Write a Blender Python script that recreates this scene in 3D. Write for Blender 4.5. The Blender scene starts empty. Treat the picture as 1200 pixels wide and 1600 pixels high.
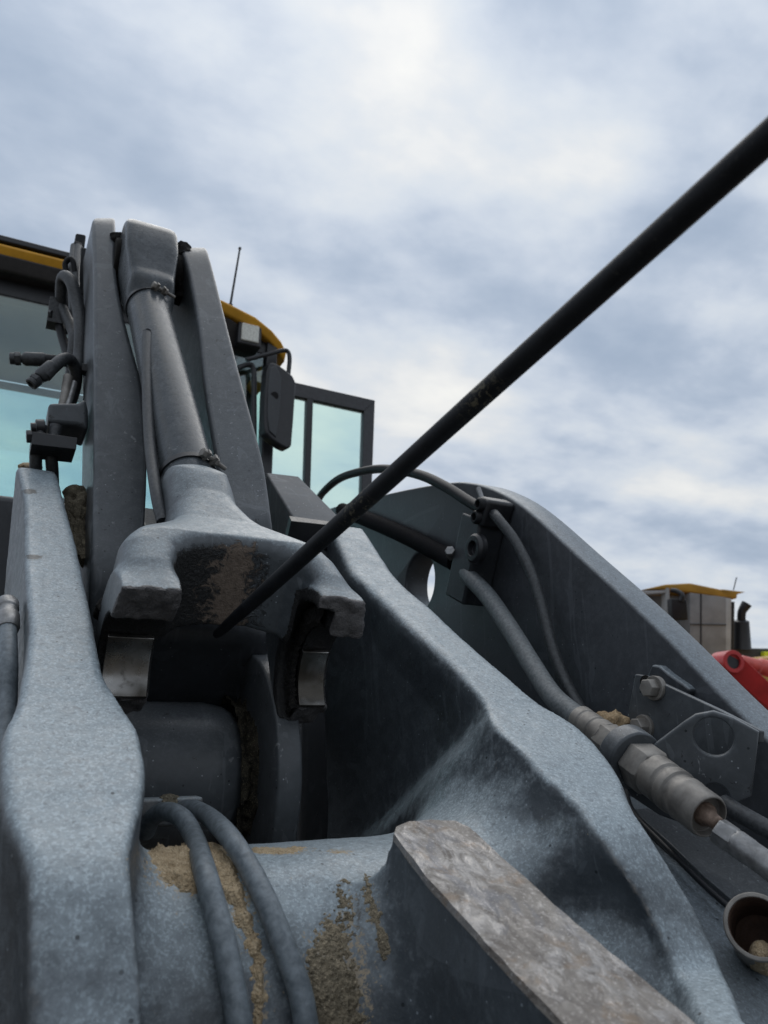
import bpy, bmesh, math, random
import numpy as np
from mathutils import Vector, Matrix
random.seed(7); RNG = np.random.default_rng(7)
S = bpy.context.scene
COL = S.collection
CAMH = 1.4                                   # camera height above the ground
# ------------------------------------------------------------------ camera, sky, sun
F = 1180.0; YAW = math.radians(27); PIT = math.atan(340 / F)
s_, c_ = math.sin(YAW), math.cos(YAW); sp, cp = math.sin(PIT), math.cos(PIT)
cR = np.array([c_, -s_, 0]); cF = np.array([s_ * cp, c_ * cp, sp]); cU = np.array([-s_ * sp, -c_ * sp, cp])
cam = bpy.data.cameras.new('camera'); camo = bpy.data.objects.new('camera', cam); COL.objects.link(camo)
camo.matrix_world = Matrix(((cR[0], cU[0], -cF[0], 0), (cR[1], cU[1], -cF[1], 0), (cR[2], cU[2], -cF[2], CAMH), (0, 0, 0, 1)))
cam.sensor_width = 36; cam.lens = F / 1600 * 36; cam.clip_start = 0.02; cam.clip_end = 5000
cam.dof.use_dof = True; cam.dof.focus_distance = 1.15; cam.dof.aperture_fstop = 7.5
S.camera = camo
S.view_settings.view_transform = 'Standard'; S.view_settings.look = 'None'
S.view_settings.exposure = 0.36; S.view_settings.gamma = 1.0; S.view_settings.use_curve_mapping = False
S.render.engine = 'CYCLES'; S.cycles.use_denoising = True; S.cycles.max_bounces = 8; S.cycles.transparent_max_bounces = 12
SUN_EL, SUN_AZ = math.radians(58), math.radians(22)     # azimuth measured from +Y (machine axis) towards +X
W = bpy.data.worlds.new('World'); S.world = W; W.use_nodes = True
def build_sky():
    nt = W.node_tree; nt.nodes.clear(); N = nt.nodes.new; L = nt.links.new
    def val(x):
        return x
    def math_(op, a, b=None, c=None):
        n = N('ShaderNodeMath'); n.operation = op
        for i, v in enumerate((a, b, c)):
            if v is None: continue
            if isinstance(v, (int, float)): n.inputs[i].default_value = v
            else: L(v, n.inputs[i])
        return n.outputs[0]
    tc = N('ShaderNodeTexCoord'); d = tc.outputs['Generated']
    sep = N('ShaderNodeSeparateXYZ'); L(d, sep.inputs[0])
    zz = math_('ADD', math_('MAXIMUM', sep.outputs[2], 0.0), 0.22)
    comb = N('ShaderNodeCombineXYZ')
    L(math_('DIVIDE', sep.outputs[0], zz), comb.inputs[0]); L(math_('DIVIDE', sep.outputs[1], zz), comb.inputs[1])
    mp = N('ShaderNodeMapping'); mp.inputs['Rotation'].default_value = (0, 0, math.radians(SKY_ROT)); mp.inputs['Scale'].default_value = (SKY_SX, SKY_SY, 1)
    mp.inputs['Location'].default_value = SKY_LOC
    L(comb.outputs[0], mp.inputs[0])
    def noise(scale, detail, rough, dist, off=0):
        n = N('ShaderNodeTexNoise'); n.inputs['Scale'].default_value = scale; n.inputs['Detail'].default_value = detail
        n.inputs['Roughness'].default_value = rough; n.inputs['Distortion'].default_value = dist
        m2 = N('ShaderNodeMapping'); m2.inputs['Location'].default_value = (off, off * .7, off * .3); L(mp.outputs[0], m2.inputs[0]); L(m2.outputs[0], n.inputs['Vector'])
        return n.outputs['Fac']
    a = noise(1.15, 5, .52, .15); b = noise(2.7, 6, .54, .12, 5.3); c2 = noise(0.55, 2, .5, 0, 9.1); d4 = noise(5.4, 5, .52, .1, 12.7)
    mix = math_('ADD', math_('ADD', math_('ADD', math_('MULTIPLY', a, .42), math_('MULTIPLY', b, .30)), math_('MULTIPLY', c2, .12)), math_('MULTIPLY', d4, .15))
    mix = math_('ADD', math_('MULTIPLY', math_('SUBTRACT', mix, .5), 2.35), .50)
    # a few broad brighter and darker cloud masses
    for (px, py, r, w) in SKY_MASSES:
        v = (px - 600) / F * cR + (800 - py) / F * cU + cF; v = v / np.linalg.norm(v)
        dp = N('ShaderNodeVectorMath'); dp.operation = 'DOT_PRODUCT'; nrm = N('ShaderNodeVectorMath'); nrm.operation = 'NORMALIZE'
        L(d, nrm.inputs[0]); L(nrm.outputs[0], dp.inputs[0]); dp.inputs[1].default_value = tuple(v)
        k = 1.0 / (1 - math.cos(math.radians(r)))
        g = math_('EXPONENT', math_('MULTIPLY', math_('SUBTRACT', dp.outputs['Value'], 1.0), k))
        mix = math_('ADD', mix, math_('MULTIPLY', g, w))
    ramp = N('ShaderNodeValToRGB'); cr = ramp.color_ramp; cr.interpolation = 'B_SPLINE'
    stops = [(.27, (.258, .318, .408)), (.40, (.335, .392, .478)), (.49, (.425, .473, .545)), (.575, (.50, .54, .585)), (.66, (.555, .57, .585)), (.84, (.73, .72, .68))]
    cr.elements[0].position = stops[0][0]; cr.elements[0].color = (*stops[0][1], 1)
    cr.elements[1].position = stops[-1][0]; cr.elements[1].color = (*stops[-1][1], 1)
    for p, q in stops[1:-1]:
        e = cr.elements.new(p); e.color = (*q, 1)
    L(mix, ramp.inputs[0])
    # horizon haze of the overcast
    hz = math_('POWER', math_('SUBTRACT', 1.0, math_('MINIMUM', math_('MAXIMUM', sep.outputs[2], 0.0), 1.0)), 9.0)
    m = N('ShaderNodeMix'); m.data_type = 'RGBA'; L(math_('MULTIPLY', hz, .40), m.inputs[0]); L(ramp.outputs[0], m.inputs[6]); m.inputs[7].default_value = (.455, .485, .53, 1)
    # overcast brightening towards the zenith (CIE overcast sky)
    zen = math_('ADD', 1.0, math_('MULTIPLY', math_('POWER', math_('MAXIMUM', sep.outputs[2], 0.0), 2.5), SKY_ZEN))
    vm = N('ShaderNodeVectorMath'); vm.operation = 'SCALE'; L(m.outputs[2], vm.inputs[0]); L(zen, vm.inputs['Scale'])
    bg1 = N('ShaderNodeBackground'); L(vm.outputs[0], bg1.inputs[0]); bg1.inputs[1].default_value = SKY_CLOUD
    sky = N('ShaderNodeTexSky'); sky.sky_type = 'NISHITA'; sky.sun_disc = False; sky.sun_elevation = SUN_EL; sky.sun_rotation = SUN_AZ
    bg2 = N('ShaderNodeBackground'); L(sky.outputs[0], bg2.inputs[0]); bg2.inputs[1].default_value = .06
    ms = N('ShaderNodeMixShader'); ms.inputs[0].default_value = .06; L(bg1.outputs[0], ms.inputs[1]); L(bg2.outputs[0], ms.inputs[2])
    out = N('ShaderNodeOutputWorld'); L(ms.outputs[0], out.inputs[0])
SKY_ROT, SKY_SX, SKY_SY, SKY_LOC, SKY_ZEN, SKY_CLOUD = 20, 1.0, 1.35, (3.1, 1.7, 0), .30, 1.05
SKY_MASSES = [(630, 20, 3, .06), (950, 270, 4, .12), (720, 590, 5, .05), (1050, 740, 5, .09), (1130, 800, 4, .07), (640, 80, 3, .06), (820, 150, 4, .05), (700, 640, 4, .06), (980, 180, 3, .07), (350, 110, 7, .04),
              (880, 60, 6, -.10), (650, 230, 6, -.07), (40, 120, 8, -.06), (540, 320, 6, -.04), (1150, 330, 5, -.04)]
build_sky()
sd = bpy.data.lights.new('sun', 'SUN'); sd.energy = .9; sd.angle = math.radians(50); sd.color = (1, .96, .9)
so = bpy.data.objects.new('sun', sd); COL.objects.link(so)
dv = Vector((math.sin(SUN_AZ) * math.cos(SUN_EL), math.cos(SUN_AZ) * math.cos(SUN_EL), math.sin(SUN_EL)))
so.rotation_euler = dv.to_track_quat('Z', 'Y').to_euler(); so.location = (0, 0, 30)

# ------------------------------------------------------------------ measuring helpers (camera-relative coordinates, z gets +CAMH on build)
def ray(x, y): return (x - 600) / F * cR + (800 - y) / F * cU + cF
def at(x, y, d): return ray(x, y) * d
def onX(x, y, X): r = ray(x, y); return r * (X / r[0])
def onY(x, y, Y): r = ray(x, y); return r * (Y / r[1])
def onZ(x, y, Z): r = ray(x, y); return r * (Z / r[2])
def onP(x, y, p, n): r = ray(x, y); n = np.asarray(n, float); return r * (np.dot(n, p) / np.dot(n, r))
def nrm(v): v = np.asarray(v, float); return v / (np.linalg.norm(v) + 1e-12)
def spline(pts, n=8):
    P = [np.asarray(p, float) for p in pts]; P = [2 * P[0] - P[1]] + P + [2 * P[-1] - P[-2]]; out = []
    for i in range(1, len(P) - 2):
        a, b, c, d = P[i - 1:i + 3]
        for k in range(n):
            t = k / n
            out.append(.5 * (2 * b + (c - a) * t + (2 * a - 5 * b + 4 * c - d) * t * t + (3 * b - a - 3 * c + d) * t ** 3))
    out.append(P[-2]); return out

# ------------------------------------------------------------------ materials
MATS = {}
class NT:
    def __init__(s, name):
        s.m = bpy.data.materials.new(name); s.m.use_nodes = True; s.t = s.m.node_tree; s.t.nodes.clear()
        s.out = s.n('ShaderNodeOutputMaterial'); s.tc = s.n('ShaderNodeTexCoord').outputs['Object']
    def n(s, k): return s.t.nodes.new(k)
    def l(s, a, b): s.t.links.new(a, b)
    def set(s, inp, v):
        if isinstance(v, bpy.types.NodeSocket): s.l(v, inp)
        elif isinstance(v, tuple) and len(v) == 3 and inp.type == 'RGBA': inp.default_value = (*v, 1)
        else: inp.default_value = v
    def noise(s, scale, detail=4, rough=.55, dist=0, stretch=None, off=0):
        n = s.n('ShaderNodeTexNoise'); n.inputs['Scale'].default_value = scale; n.inputs['Detail'].default_value = detail
        n.inputs['Roughness'].default_value = rough; n.inputs['Distortion'].default_value = dist
        mp = s.n('ShaderNodeMapping'); mp.inputs['Location'].default_value = (off, off * .37, off * .71)
        if stretch: mp.inputs['Scale'].default_value = stretch
        s.l(s.tc, mp.inputs[0]); s.l(mp.outputs[0], n.inputs['Vector']); return n.outputs['Fac']
    def voro(s, scale, feature='F1', rnd=1):
        n = s.n('ShaderNodeTexVoronoi'); n.inputs['Scale'].default_value = scale; n.feature = feature; n.inputs['Randomness'].default_value = rnd
        s.l(s.tc, n.inputs['Vector']); return n.outputs['Distance']
    def ramp(s, f, a, b, va=0., vb=1.):
        n = s.n('ShaderNodeMapRange'); n.clamp = True
        for i, v in enumerate((a, b, va, vb)): n.inputs[i + 1].default_value = v
        s.l(f, n.inputs[0]); return n.outputs[0]
    def math(s, op, a, b=0.):
        n = s.n('ShaderNodeMath'); n.operation = op; s.set(n.inputs[0], a); s.set(n.inputs[1], b); return n.outputs[0]
    def mix(s, f, a, b):
        n = s.n('ShaderNodeMix'); n.data_type = 'RGBA'; s.set(n.inputs[0], f); s.set(n.inputs[6], a); s.set(n.inputs[7], b); return n.outputs[2]
    def bump(s, h, strength=.3, dist=.002, prev=None):
        n = s.n('ShaderNodeBump'); n.inputs['Strength'].default_value = strength; n.inputs['Distance'].default_value = dist
        s.l(h, n.inputs['Height'])
        if prev is not None: s.l(prev, n.inputs['Normal'])
        return n.outputs[0]
    def pbr(s, col, rough=.5, metal=0., normal=None, spec=.5):
        b = s.n('ShaderNodeBsdfPrincipled'); s.set(b.inputs['Base Color'], col); s.set(b.inputs['Roughness'], rough); s.set(b.inputs['Metallic'], metal)
        b.inputs['Specular IOR Level'].default_value = spec
        if normal is not None: s.l(normal, b.inputs['Normal'])
        s.l(b.outputs[0], s.out.inputs[0]); return b
def paint(name, dark, light, dust=None, dustamt=.35, rough=(.38, .55), coarse=.5, chips=.0, orange=1., spec=.5, rust=0., skylit_dust=None, zones=False):
    t = NT(name)
    big = t.noise(6, 5, .6); mid = t.noise(45, 5, .6, .4, off=3); fine = t.noise(260, 3, .6, off=7); blot = t.noise(130, 2, .5, .8, off=11)
    c = t.mix(t.ramp(big, .35, .68), dark, light)
    c = t.mix(t.math('MULTIPLY', t.ramp(mid, .45, .72), .35), c, tuple(min(1, v * 1.45) for v in light))
    if dust:
        ge0 = t.n('ShaderNodeNewGeometry'); sx0 = t.n('ShaderNodeSeparateXYZ'); t.l(ge0.outputs['Normal'], sx0.inputs[0]); lie = t.ramp(sx0.outputs[2], -.1, .55, .10, 1.)
        c = t.mix(t.math('MULTIPLY', t.math('MULTIPLY', lie, t.math('MULTIPLY', t.ramp(blot, .46, .66), t.ramp(mid, .36, .58))), dustamt), c, dust)
        c = t.mix(t.math('MULTIPLY', lie, t.math('MULTIPLY', t.ramp(fine, .60, .72), dustamt * .8)), c, tuple(min(1, v * 1.25) for v in dust))
    if skylit_dust:                                  # upward faces lightened: settled dust plus sky light painted into the colour
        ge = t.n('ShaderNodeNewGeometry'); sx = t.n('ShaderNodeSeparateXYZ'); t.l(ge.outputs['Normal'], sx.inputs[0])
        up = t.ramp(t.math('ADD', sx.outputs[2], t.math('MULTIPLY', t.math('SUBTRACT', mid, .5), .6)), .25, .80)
        c = t.mix(t.math('MULTIPLY', up, t.ramp(t.noise(130, 5, .65, .5, off=51), .30, .58, .62, 1.)), c, skylit_dust)
        c = t.mix(t.math('MULTIPLY', t.math('MULTIPLY', up, t.ramp(t.noise(300, 3, .6, .4, off=55), .52, .60)), .62), c, tuple(v * 1.6 for v in skylit_dust))
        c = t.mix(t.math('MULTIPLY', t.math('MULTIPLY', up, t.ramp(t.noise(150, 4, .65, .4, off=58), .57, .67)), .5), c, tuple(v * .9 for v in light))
    vo = t.voro(70); c = t.mix(t.math('MULTIPLY', t.math('LESS_THAN', vo, .085), t.math('GREATER_THAN', t.noise(14, 2, .5, off=21), .53)), c, tuple(v * 2.6 + .05 for v in light))
    vo2 = t.voro(38); c = t.mix(t.math('MULTIPLY', t.math('LESS_THAN', vo2, .07), .8), c, tuple(v * .3 for v in dark))
    if chips:                                   # knocks and flaked spots
        ch = t.noise(34, 6, .72, .7, off=31); c = t.mix(t.math('MULTIPLY', t.ramp(ch, .68 - chips * .1, .69 - chips * .1), .8), c, (.022, .02, .019))
        c2_ = t.noise(40, 5, .7, 1.0, off=37); c = t.mix(t.math('MULTIPLY', t.ramp(c2_, .69 - chips * .1, .70 - chips * .1), .6), c, (.24, .25, .26))
    if rust:
        ru = t.noise(17, 6, .65, .5, off=41); c = t.mix(t.math('MULTIPLY', t.ramp(ru, .60 - rust * .1, .72), .7), c, (.11, .075, .05))
    r = t.ramp(t.math('ADD', t.math('MULTIPLY', mid, .5), t.math('MULTIPLY', blot, .5)), .35, .65, rough[0], rough[1])
    nb = t.bump(t.noise(90, 3, .55, off=2), .22 * coarse * orange, .0022)
    nb = t.bump(t.noise(330, 2, .5, off=5), .28 * coarse, .0007, nb)
    if zones:                                   # paint rubbed thin along the proud edges
        gp_ = t.n('ShaderNodeNewGeometry').outputs['Pointiness']; c = t.mix(t.math('MULTIPLY', t.ramp(t.math('ADD', gp_, t.math('MULTIPLY', t.math('SUBTRACT', t.noise(75, 5, .7, off=71), .5), .10)), .535, .575), .55), c, (.20, .185, .165))
    for (st_, of_, th_) in (((1, .10, .35), 15, .655), ((.3, 1, .12), 19, .66), ((1, 1, .06), 23, .67)):   # fine scratches in a few directions
        sc = t.ramp(t.noise(42, 2, .5, .9, stretch=st_, off=of_), th_, th_ + .012); nb = t.bump(sc, -.15, .0005, nb); c = t.mix(t.math('MULTIPLY', sc, .22), c, tuple(min(1, v * 2.0 + .02) for v in light))
    if zones == 'casting':                      # smudges, sand dust round the heaps and dark greenish patches, mapped where they sit
        at_ = t.n('ShaderNodeAttribute'); at_.attribute_name = 'zone'; sz = t.n('ShaderNodeSeparateColor'); t.l(at_.outputs['Color'], sz.inputs[0])
        j1 = t.math('SUBTRACT', t.noise(120, 5, .7, .4, off=61), .5); j2 = t.math('SUBTRACT', t.noise(290, 3, .65, .3, off=64), .5); j = t.math('ADD', j1, j2)
        c = t.mix(t.math('MULTIPLY', t.ramp(t.math('ADD', sz.outputs[2], j), .30, .75), .75), c, (.030, .036, .024))
        c = t.mix(t.math('MULTIPLY', t.ramp(t.math('ADD', sz.outputs[0], j), .40, .62), .85), c, (.045, .04, .032))
        c = t.mix(t.math('MULTIPLY', t.ramp(t.math('ADD', sz.outputs[1], t.math('MULTIPLY', j, 1.7)), .48, .66), .9), c, t.mix(t.noise(170, 3, .6, off=67), (.17, .135, .085), (.43, .345, .235)))
    if zones == 'yoke':                                   # grease, caked dirt and freshly broken iron, mapped where they sit on the casting
        at_ = t.n('ShaderNodeAttribute'); at_.attribute_name = 'zone'; sz = t.n('ShaderNodeSeparateColor'); t.l(at_.outputs['Color'], sz.inputs[0])
        jit = t.math('MULTIPLY', t.math('SUBTRACT', t.noise(70, 6, .7, .6, off=61), .5), 1.0)
        g = t.ramp(t.math('ADD', sz.outputs[0], jit), .42, .58); md = t.ramp(t.math('ADD', sz.outputs[1], t.math('MULTIPLY', jit, 1.6)), .45, .62); br = t.ramp(sz.outputs[2], .45, .55)
        c = t.mix(g, c, t.mix(t.ramp(t.voro(240), .1, .2), (.05, .048, .045), (.010, .010, .0105))); c = t.mix(md, c, t.mix(t.noise(150, 4, .7, off=63), (.05, .038, .03), (.25, .195, .155)))
        fr_ = t.mix(t.noise(140, 4, .65, off=65), (.035, .033, .034), (.115, .108, .108)); c = t.mix(br, c, fr_)
        r = t.mix(br, t.mix(md, t.mix(g, r, (.45, .45, .45)), (.95, .95, .95)), (.5, .5, .5))
        rg = t.math('ADD', t.math('MAXIMUM', g, md), br); nbh = t.math('MULTIPLY', t.math('MINIMUM', rg, 1.), t.noise(180, 4, .7, off=66)); nb = t.bump(nbh, .9, .004, nb)
    t.pbr(c, r, 0, nb, spec); MATS[name] = t.m; return t.m
CAST = paint('cast_grey_paint', (.038, .046, .054), (.060, .071, .081), (.24, .27, .29), .5, (.34, .56), 1.15, skylit_dust=(.252, .300, .328), zones='casting')
LEVER = paint('lever_grey_paint', (.055, .061, .067), (.078, .086, .094), (.18, .19, .20), .15, (.28, .44), .6, spec=.3, chips=.3, skylit_dust=(.088, .096, .104))
LINK = paint('link_grey_paint', (.033, .038, .042), (.054, .061, .067), (.19, .205, .22), .22, (.22, .36), .5, spec=.24, chips=.25, skylit_dust=(.060, .068, .076))
YOKE = paint('yoke_grey_paint', (.045, .053, .061), (.075, .086, .096), (.25, .28, .30), .45, (.33, .55), 1.0, skylit_dust=(.192, .23, .252), zones='yoke')
ARM = paint('arm_grey_paint', (.034, .038, .044), (.048, .053, .061), (.12, .135, .147), .30, (.36, .52), .7, skylit_dust=(.155, .183, .205))
BLOCK = paint('block_grey_paint', (.10, .107, .115), (.135, .143, .152), (.2, .21, .22), .2, (.6, .75), .5, spec=.25)
DARK = paint('dark_grey_paint', (.022, .025, .029), (.034, .038, .044), (.075, .08, .085), .22, (.35, .55), .6)
def simple(name, col, rough=.5, metal=0., var=.25, scale=40, bump=.15, col2=None, spec=.5):
    t = NT(name); n = t.noise(scale, 5, .6, .3); n2 = t.noise(scale * 6, 3, .6, off=4)
    b = col2 or tuple(min(1, v * (1 + var)) for v in col); a = tuple(v * (1 - var) for v in col)
    c = t.mix(t.ramp(n, .35, .65), a, b)
    t.pbr(c, t.ramp(n2, .3, .7, rough * .85, min(1, rough * 1.15)), metal, t.bump(n2, bump, .0008), spec); MATS[name] = t.m; return t.m
RUBBER = simple('black_rubber', (.011, .012, .014), .55, 0, .3, 120, .15, None, .25)
HOSE = simple('dusty_hose_rubber', (.028, .031, .035), .5, 0, .3, 170, .25, (.05, .055, .06))
HOSED = simple('pale_dusty_hose_rubber', (.10, .115, .125), .6, 0, .3, 170, .3, (.14, .157, .168))
HOSEG = simple('grey_painted_hose', (.125, .152, .173), .5, 0, .25, 120, .12, (.175, .205, .228))
BLACK = simple('black_plastic', (.014, .015, .018), .42, 0, .2, 30, .1)
YELLOW = simple('yellow_paint', (.68, .34, .03), .4, 0, .12, 9, .06)
YELLOWOLD = simple('faded_yellow_paint', (.42, .23, .035), .5, 0, .15, 6, .06)
RED = simple('red_paint', (.42, .022, .022), .38, 0, .15, 8, .06)
REDPALE = simple('faded_red_paint', (.50, .10, .08), .4, 0, .3, 6, .06)
STEEL = simple('dull_steel', (.26, .255, .245), .42, .7, .3, 90, .3)
DUSTY = simple('dusty_zinc_fitting', (.185, .172, .158), .55, .3, .3, 30, .12, (.25, .235, .215))
RUSTY = simple('rusty_fitting', (.13, .085, .06), .6, .2, .3, 90, .2, (.24, .17, .13))
FIT = simple('zinc_fitting', (.22, .22, .22), .4, .6, .25, 80, .2)
CABG = simple('dusty_grey_cab_paint', (.26, .26, .265), .5, 0, .2, 3, .08)
PALEG = simple('pale_grey_cab_paint', (.42, .42, .42), .5, 0, .15, 3, .08)
HIVIS = simple('fluorescent_yellow_paint', (.75, .85, .05), .4, 0, .05, 10, .05)
def stuff_mat(name, a, b, c, scale, bmp=.6):
    t = NT(name); n = t.noise(scale, 6, .65, .3); g = t.noise(scale * 7, 3, .6, off=3); v = t.voro(scale * 6)
    col = t.mix(t.ramp(n, .35, .65), a, b); col = t.mix(t.math('MULTIPLY', t.ramp(g, .55, .7), .7), col, c)
    nb = t.bump(g, bmp, .002); nb = t.bump(v, bmp * .7, .002, nb); t.pbr(col, .92, 0, nb, .2); MATS[name] = t.m; return t.m
SAND = stuff_mat('dry_sand', (.32, .24, .145), (.50, .39, .255), (.68, .57, .42), 75, 1.0)
DIRT = stuff_mat('sandy_dirt', (.13, .112, .08), (.34, .285, .20), (.62, .53, .39), 110, 1.0)
MUD = stuff_mat('dried_mud', (.075, .066, .048), (.19, .165, .12), (.42, .36, .26), 55, .9)
MUDD = stuff_mat('oily_packed_dirt', (.012, .012, .011), (.055, .048, .034), (.20, .17, .115), 70, .9)
GREASE = stuff_mat('greasy_dirt', (.008, .008, .009), (.02, .019, .018), (.06, .05, .035), 80, .8)
STONE = stuff_mat('sandstone', (.22, .155, .09), (.34, .25, .15), (.45, .36, .24), 45, .5)
def mat_ground():
    t = NT('sandy_yard'); n = t.noise(.6, 7, .6); g = t.noise(30, 4, .6, off=2)
    c = t.mix(t.ramp(n, .35, .65), (.085, .074, .060), (.13, .112, .088)); c = t.mix(t.math('MULTIPLY', t.ramp(g, .5, .7), .5), c, (.06, .053, .045))
    t.pbr(c, .95, 0, t.bump(g, .5, .02), .2); return t.m
GROUND = mat_ground()
def mat_rustbar():
    t = NT('worn_rusty_steel'); a = t.noise(40, 7, .68, .9, stretch=(1, .5, 1)); b = t.noise(60, 7, .66, 1.1, off=4, stretch=(1, .5, 1)); c = t.noise(17, 6, .62, .8, off=9, stretch=(1, .55, 1)); f = t.noise(330, 3, .6, off=12)
    col = t.mix(t.ramp(a, .38, .62), (.10, .085, .073), (.245, .222, .197))
    col = t.mix(t.math('MULTIPLY', t.ramp(t.math('ADD', t.math('MULTIPLY', b, .6), t.math('MULTIPLY', t.noise(9, 3, .5, off=33), .4)), .50, .60), .6), col, (.40, .39, .385))
    col = t.mix(t.math('MULTIPLY', t.ramp(c, .54, .62), .65), col, (.12, .125, .145))
    col = t.mix(t.math('MULTIPLY', t.ramp(t.noise(30, 6, .65, .5, off=17), .55, .66), .6), col, (.20, .135, .08))
    col = t.mix(t.math('MULTIPLY', t.ramp(f, .56, .7), .5), col, (.55, .52, .49))
    nb = t.bump(a, .7, .003); nb = t.bump(b, .6, .002, nb); nb = t.bump(f, .4, .001, nb)
    t.pbr(col, t.ramp(b, .4, .65, .62, .30), t.ramp(b, .5, .62, 0., .55), nb); return t.m
RUSTBAR = mat_rustbar()
def mat_fracture():
    t = NT('broken_iron'); a = t.noise(160, 4, .65); v = t.voro(260)
    col = t.mix(t.ramp(a, .35, .65), (.045, .043, .044), (.10, .094, .092)); col = t.mix(t.math('LESS_THAN', v, .12), col, (.30, .29, .28))
    nb = t.bump(a, .8, .003); nb = t.bump(v, .7, .0015, nb); t.pbr(col, .55, .35, nb); return t.m
FRACT = mat_fracture()
def mat_bush():
    t = NT('worn_bushing_steel'); a = t.noise(30, 5, .6, .3, stretch=(1, 1, 1)); b = t.noise(9, 3, .5, off=4)
    col = t.mix(t.ramp(b, .40, .6), (.06, .055, .048), (.36, .35, .335)); col = t.mix(t.math('MULTIPLY', t.ramp(a, .55, .68), .8), col, (.05, .045, .035))
    t.pbr(col, t.ramp(a, .35, .65, .20, .42), .92, t.bump(a, .15, .001)); return t.m
BUSH = mat_bush()
def glass(name, tint, gloss=.08, dirt=.0):
    t = NT(name); tr = t.n('ShaderNodeBsdfTransparent'); tr.inputs[0].default_value = (*tint, 1)
    gl = t.n('ShaderNodeBsdfGlossy'); gl.inputs['Roughness'].default_value = .03; gl.inputs[0].default_value = (.9, .95, .95, 1)
    fr = t.n('ShaderNodeFresnel'); fr.inputs[0].default_value = 1.45
    ms = t.n('ShaderNodeMixShader'); t.l(t.math('ADD', t.math('MULTIPLY', fr.outputs[0], .8), gloss), ms.inputs[0]); t.l(tr.outputs[0], ms.inputs[1]); t.l(gl.outputs[0], ms.inputs[2])
    t.l(ms.outputs[0], t.out.inputs[0]); return t.m
GLASS = glass('tinted_cab_glass', (.83, .945, .935), .07); LENS = None
GLASSD = glass('door_glass', (.83, .95, .925), .07)
LENS = simple('ribbed_lens_glass', (.62, .62, .56), .25, 0, .2, 120, .5)
MIRR = simple('mirror_glass', (.75, .78, .8), .05, 1, .02, 5, 0)

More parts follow.
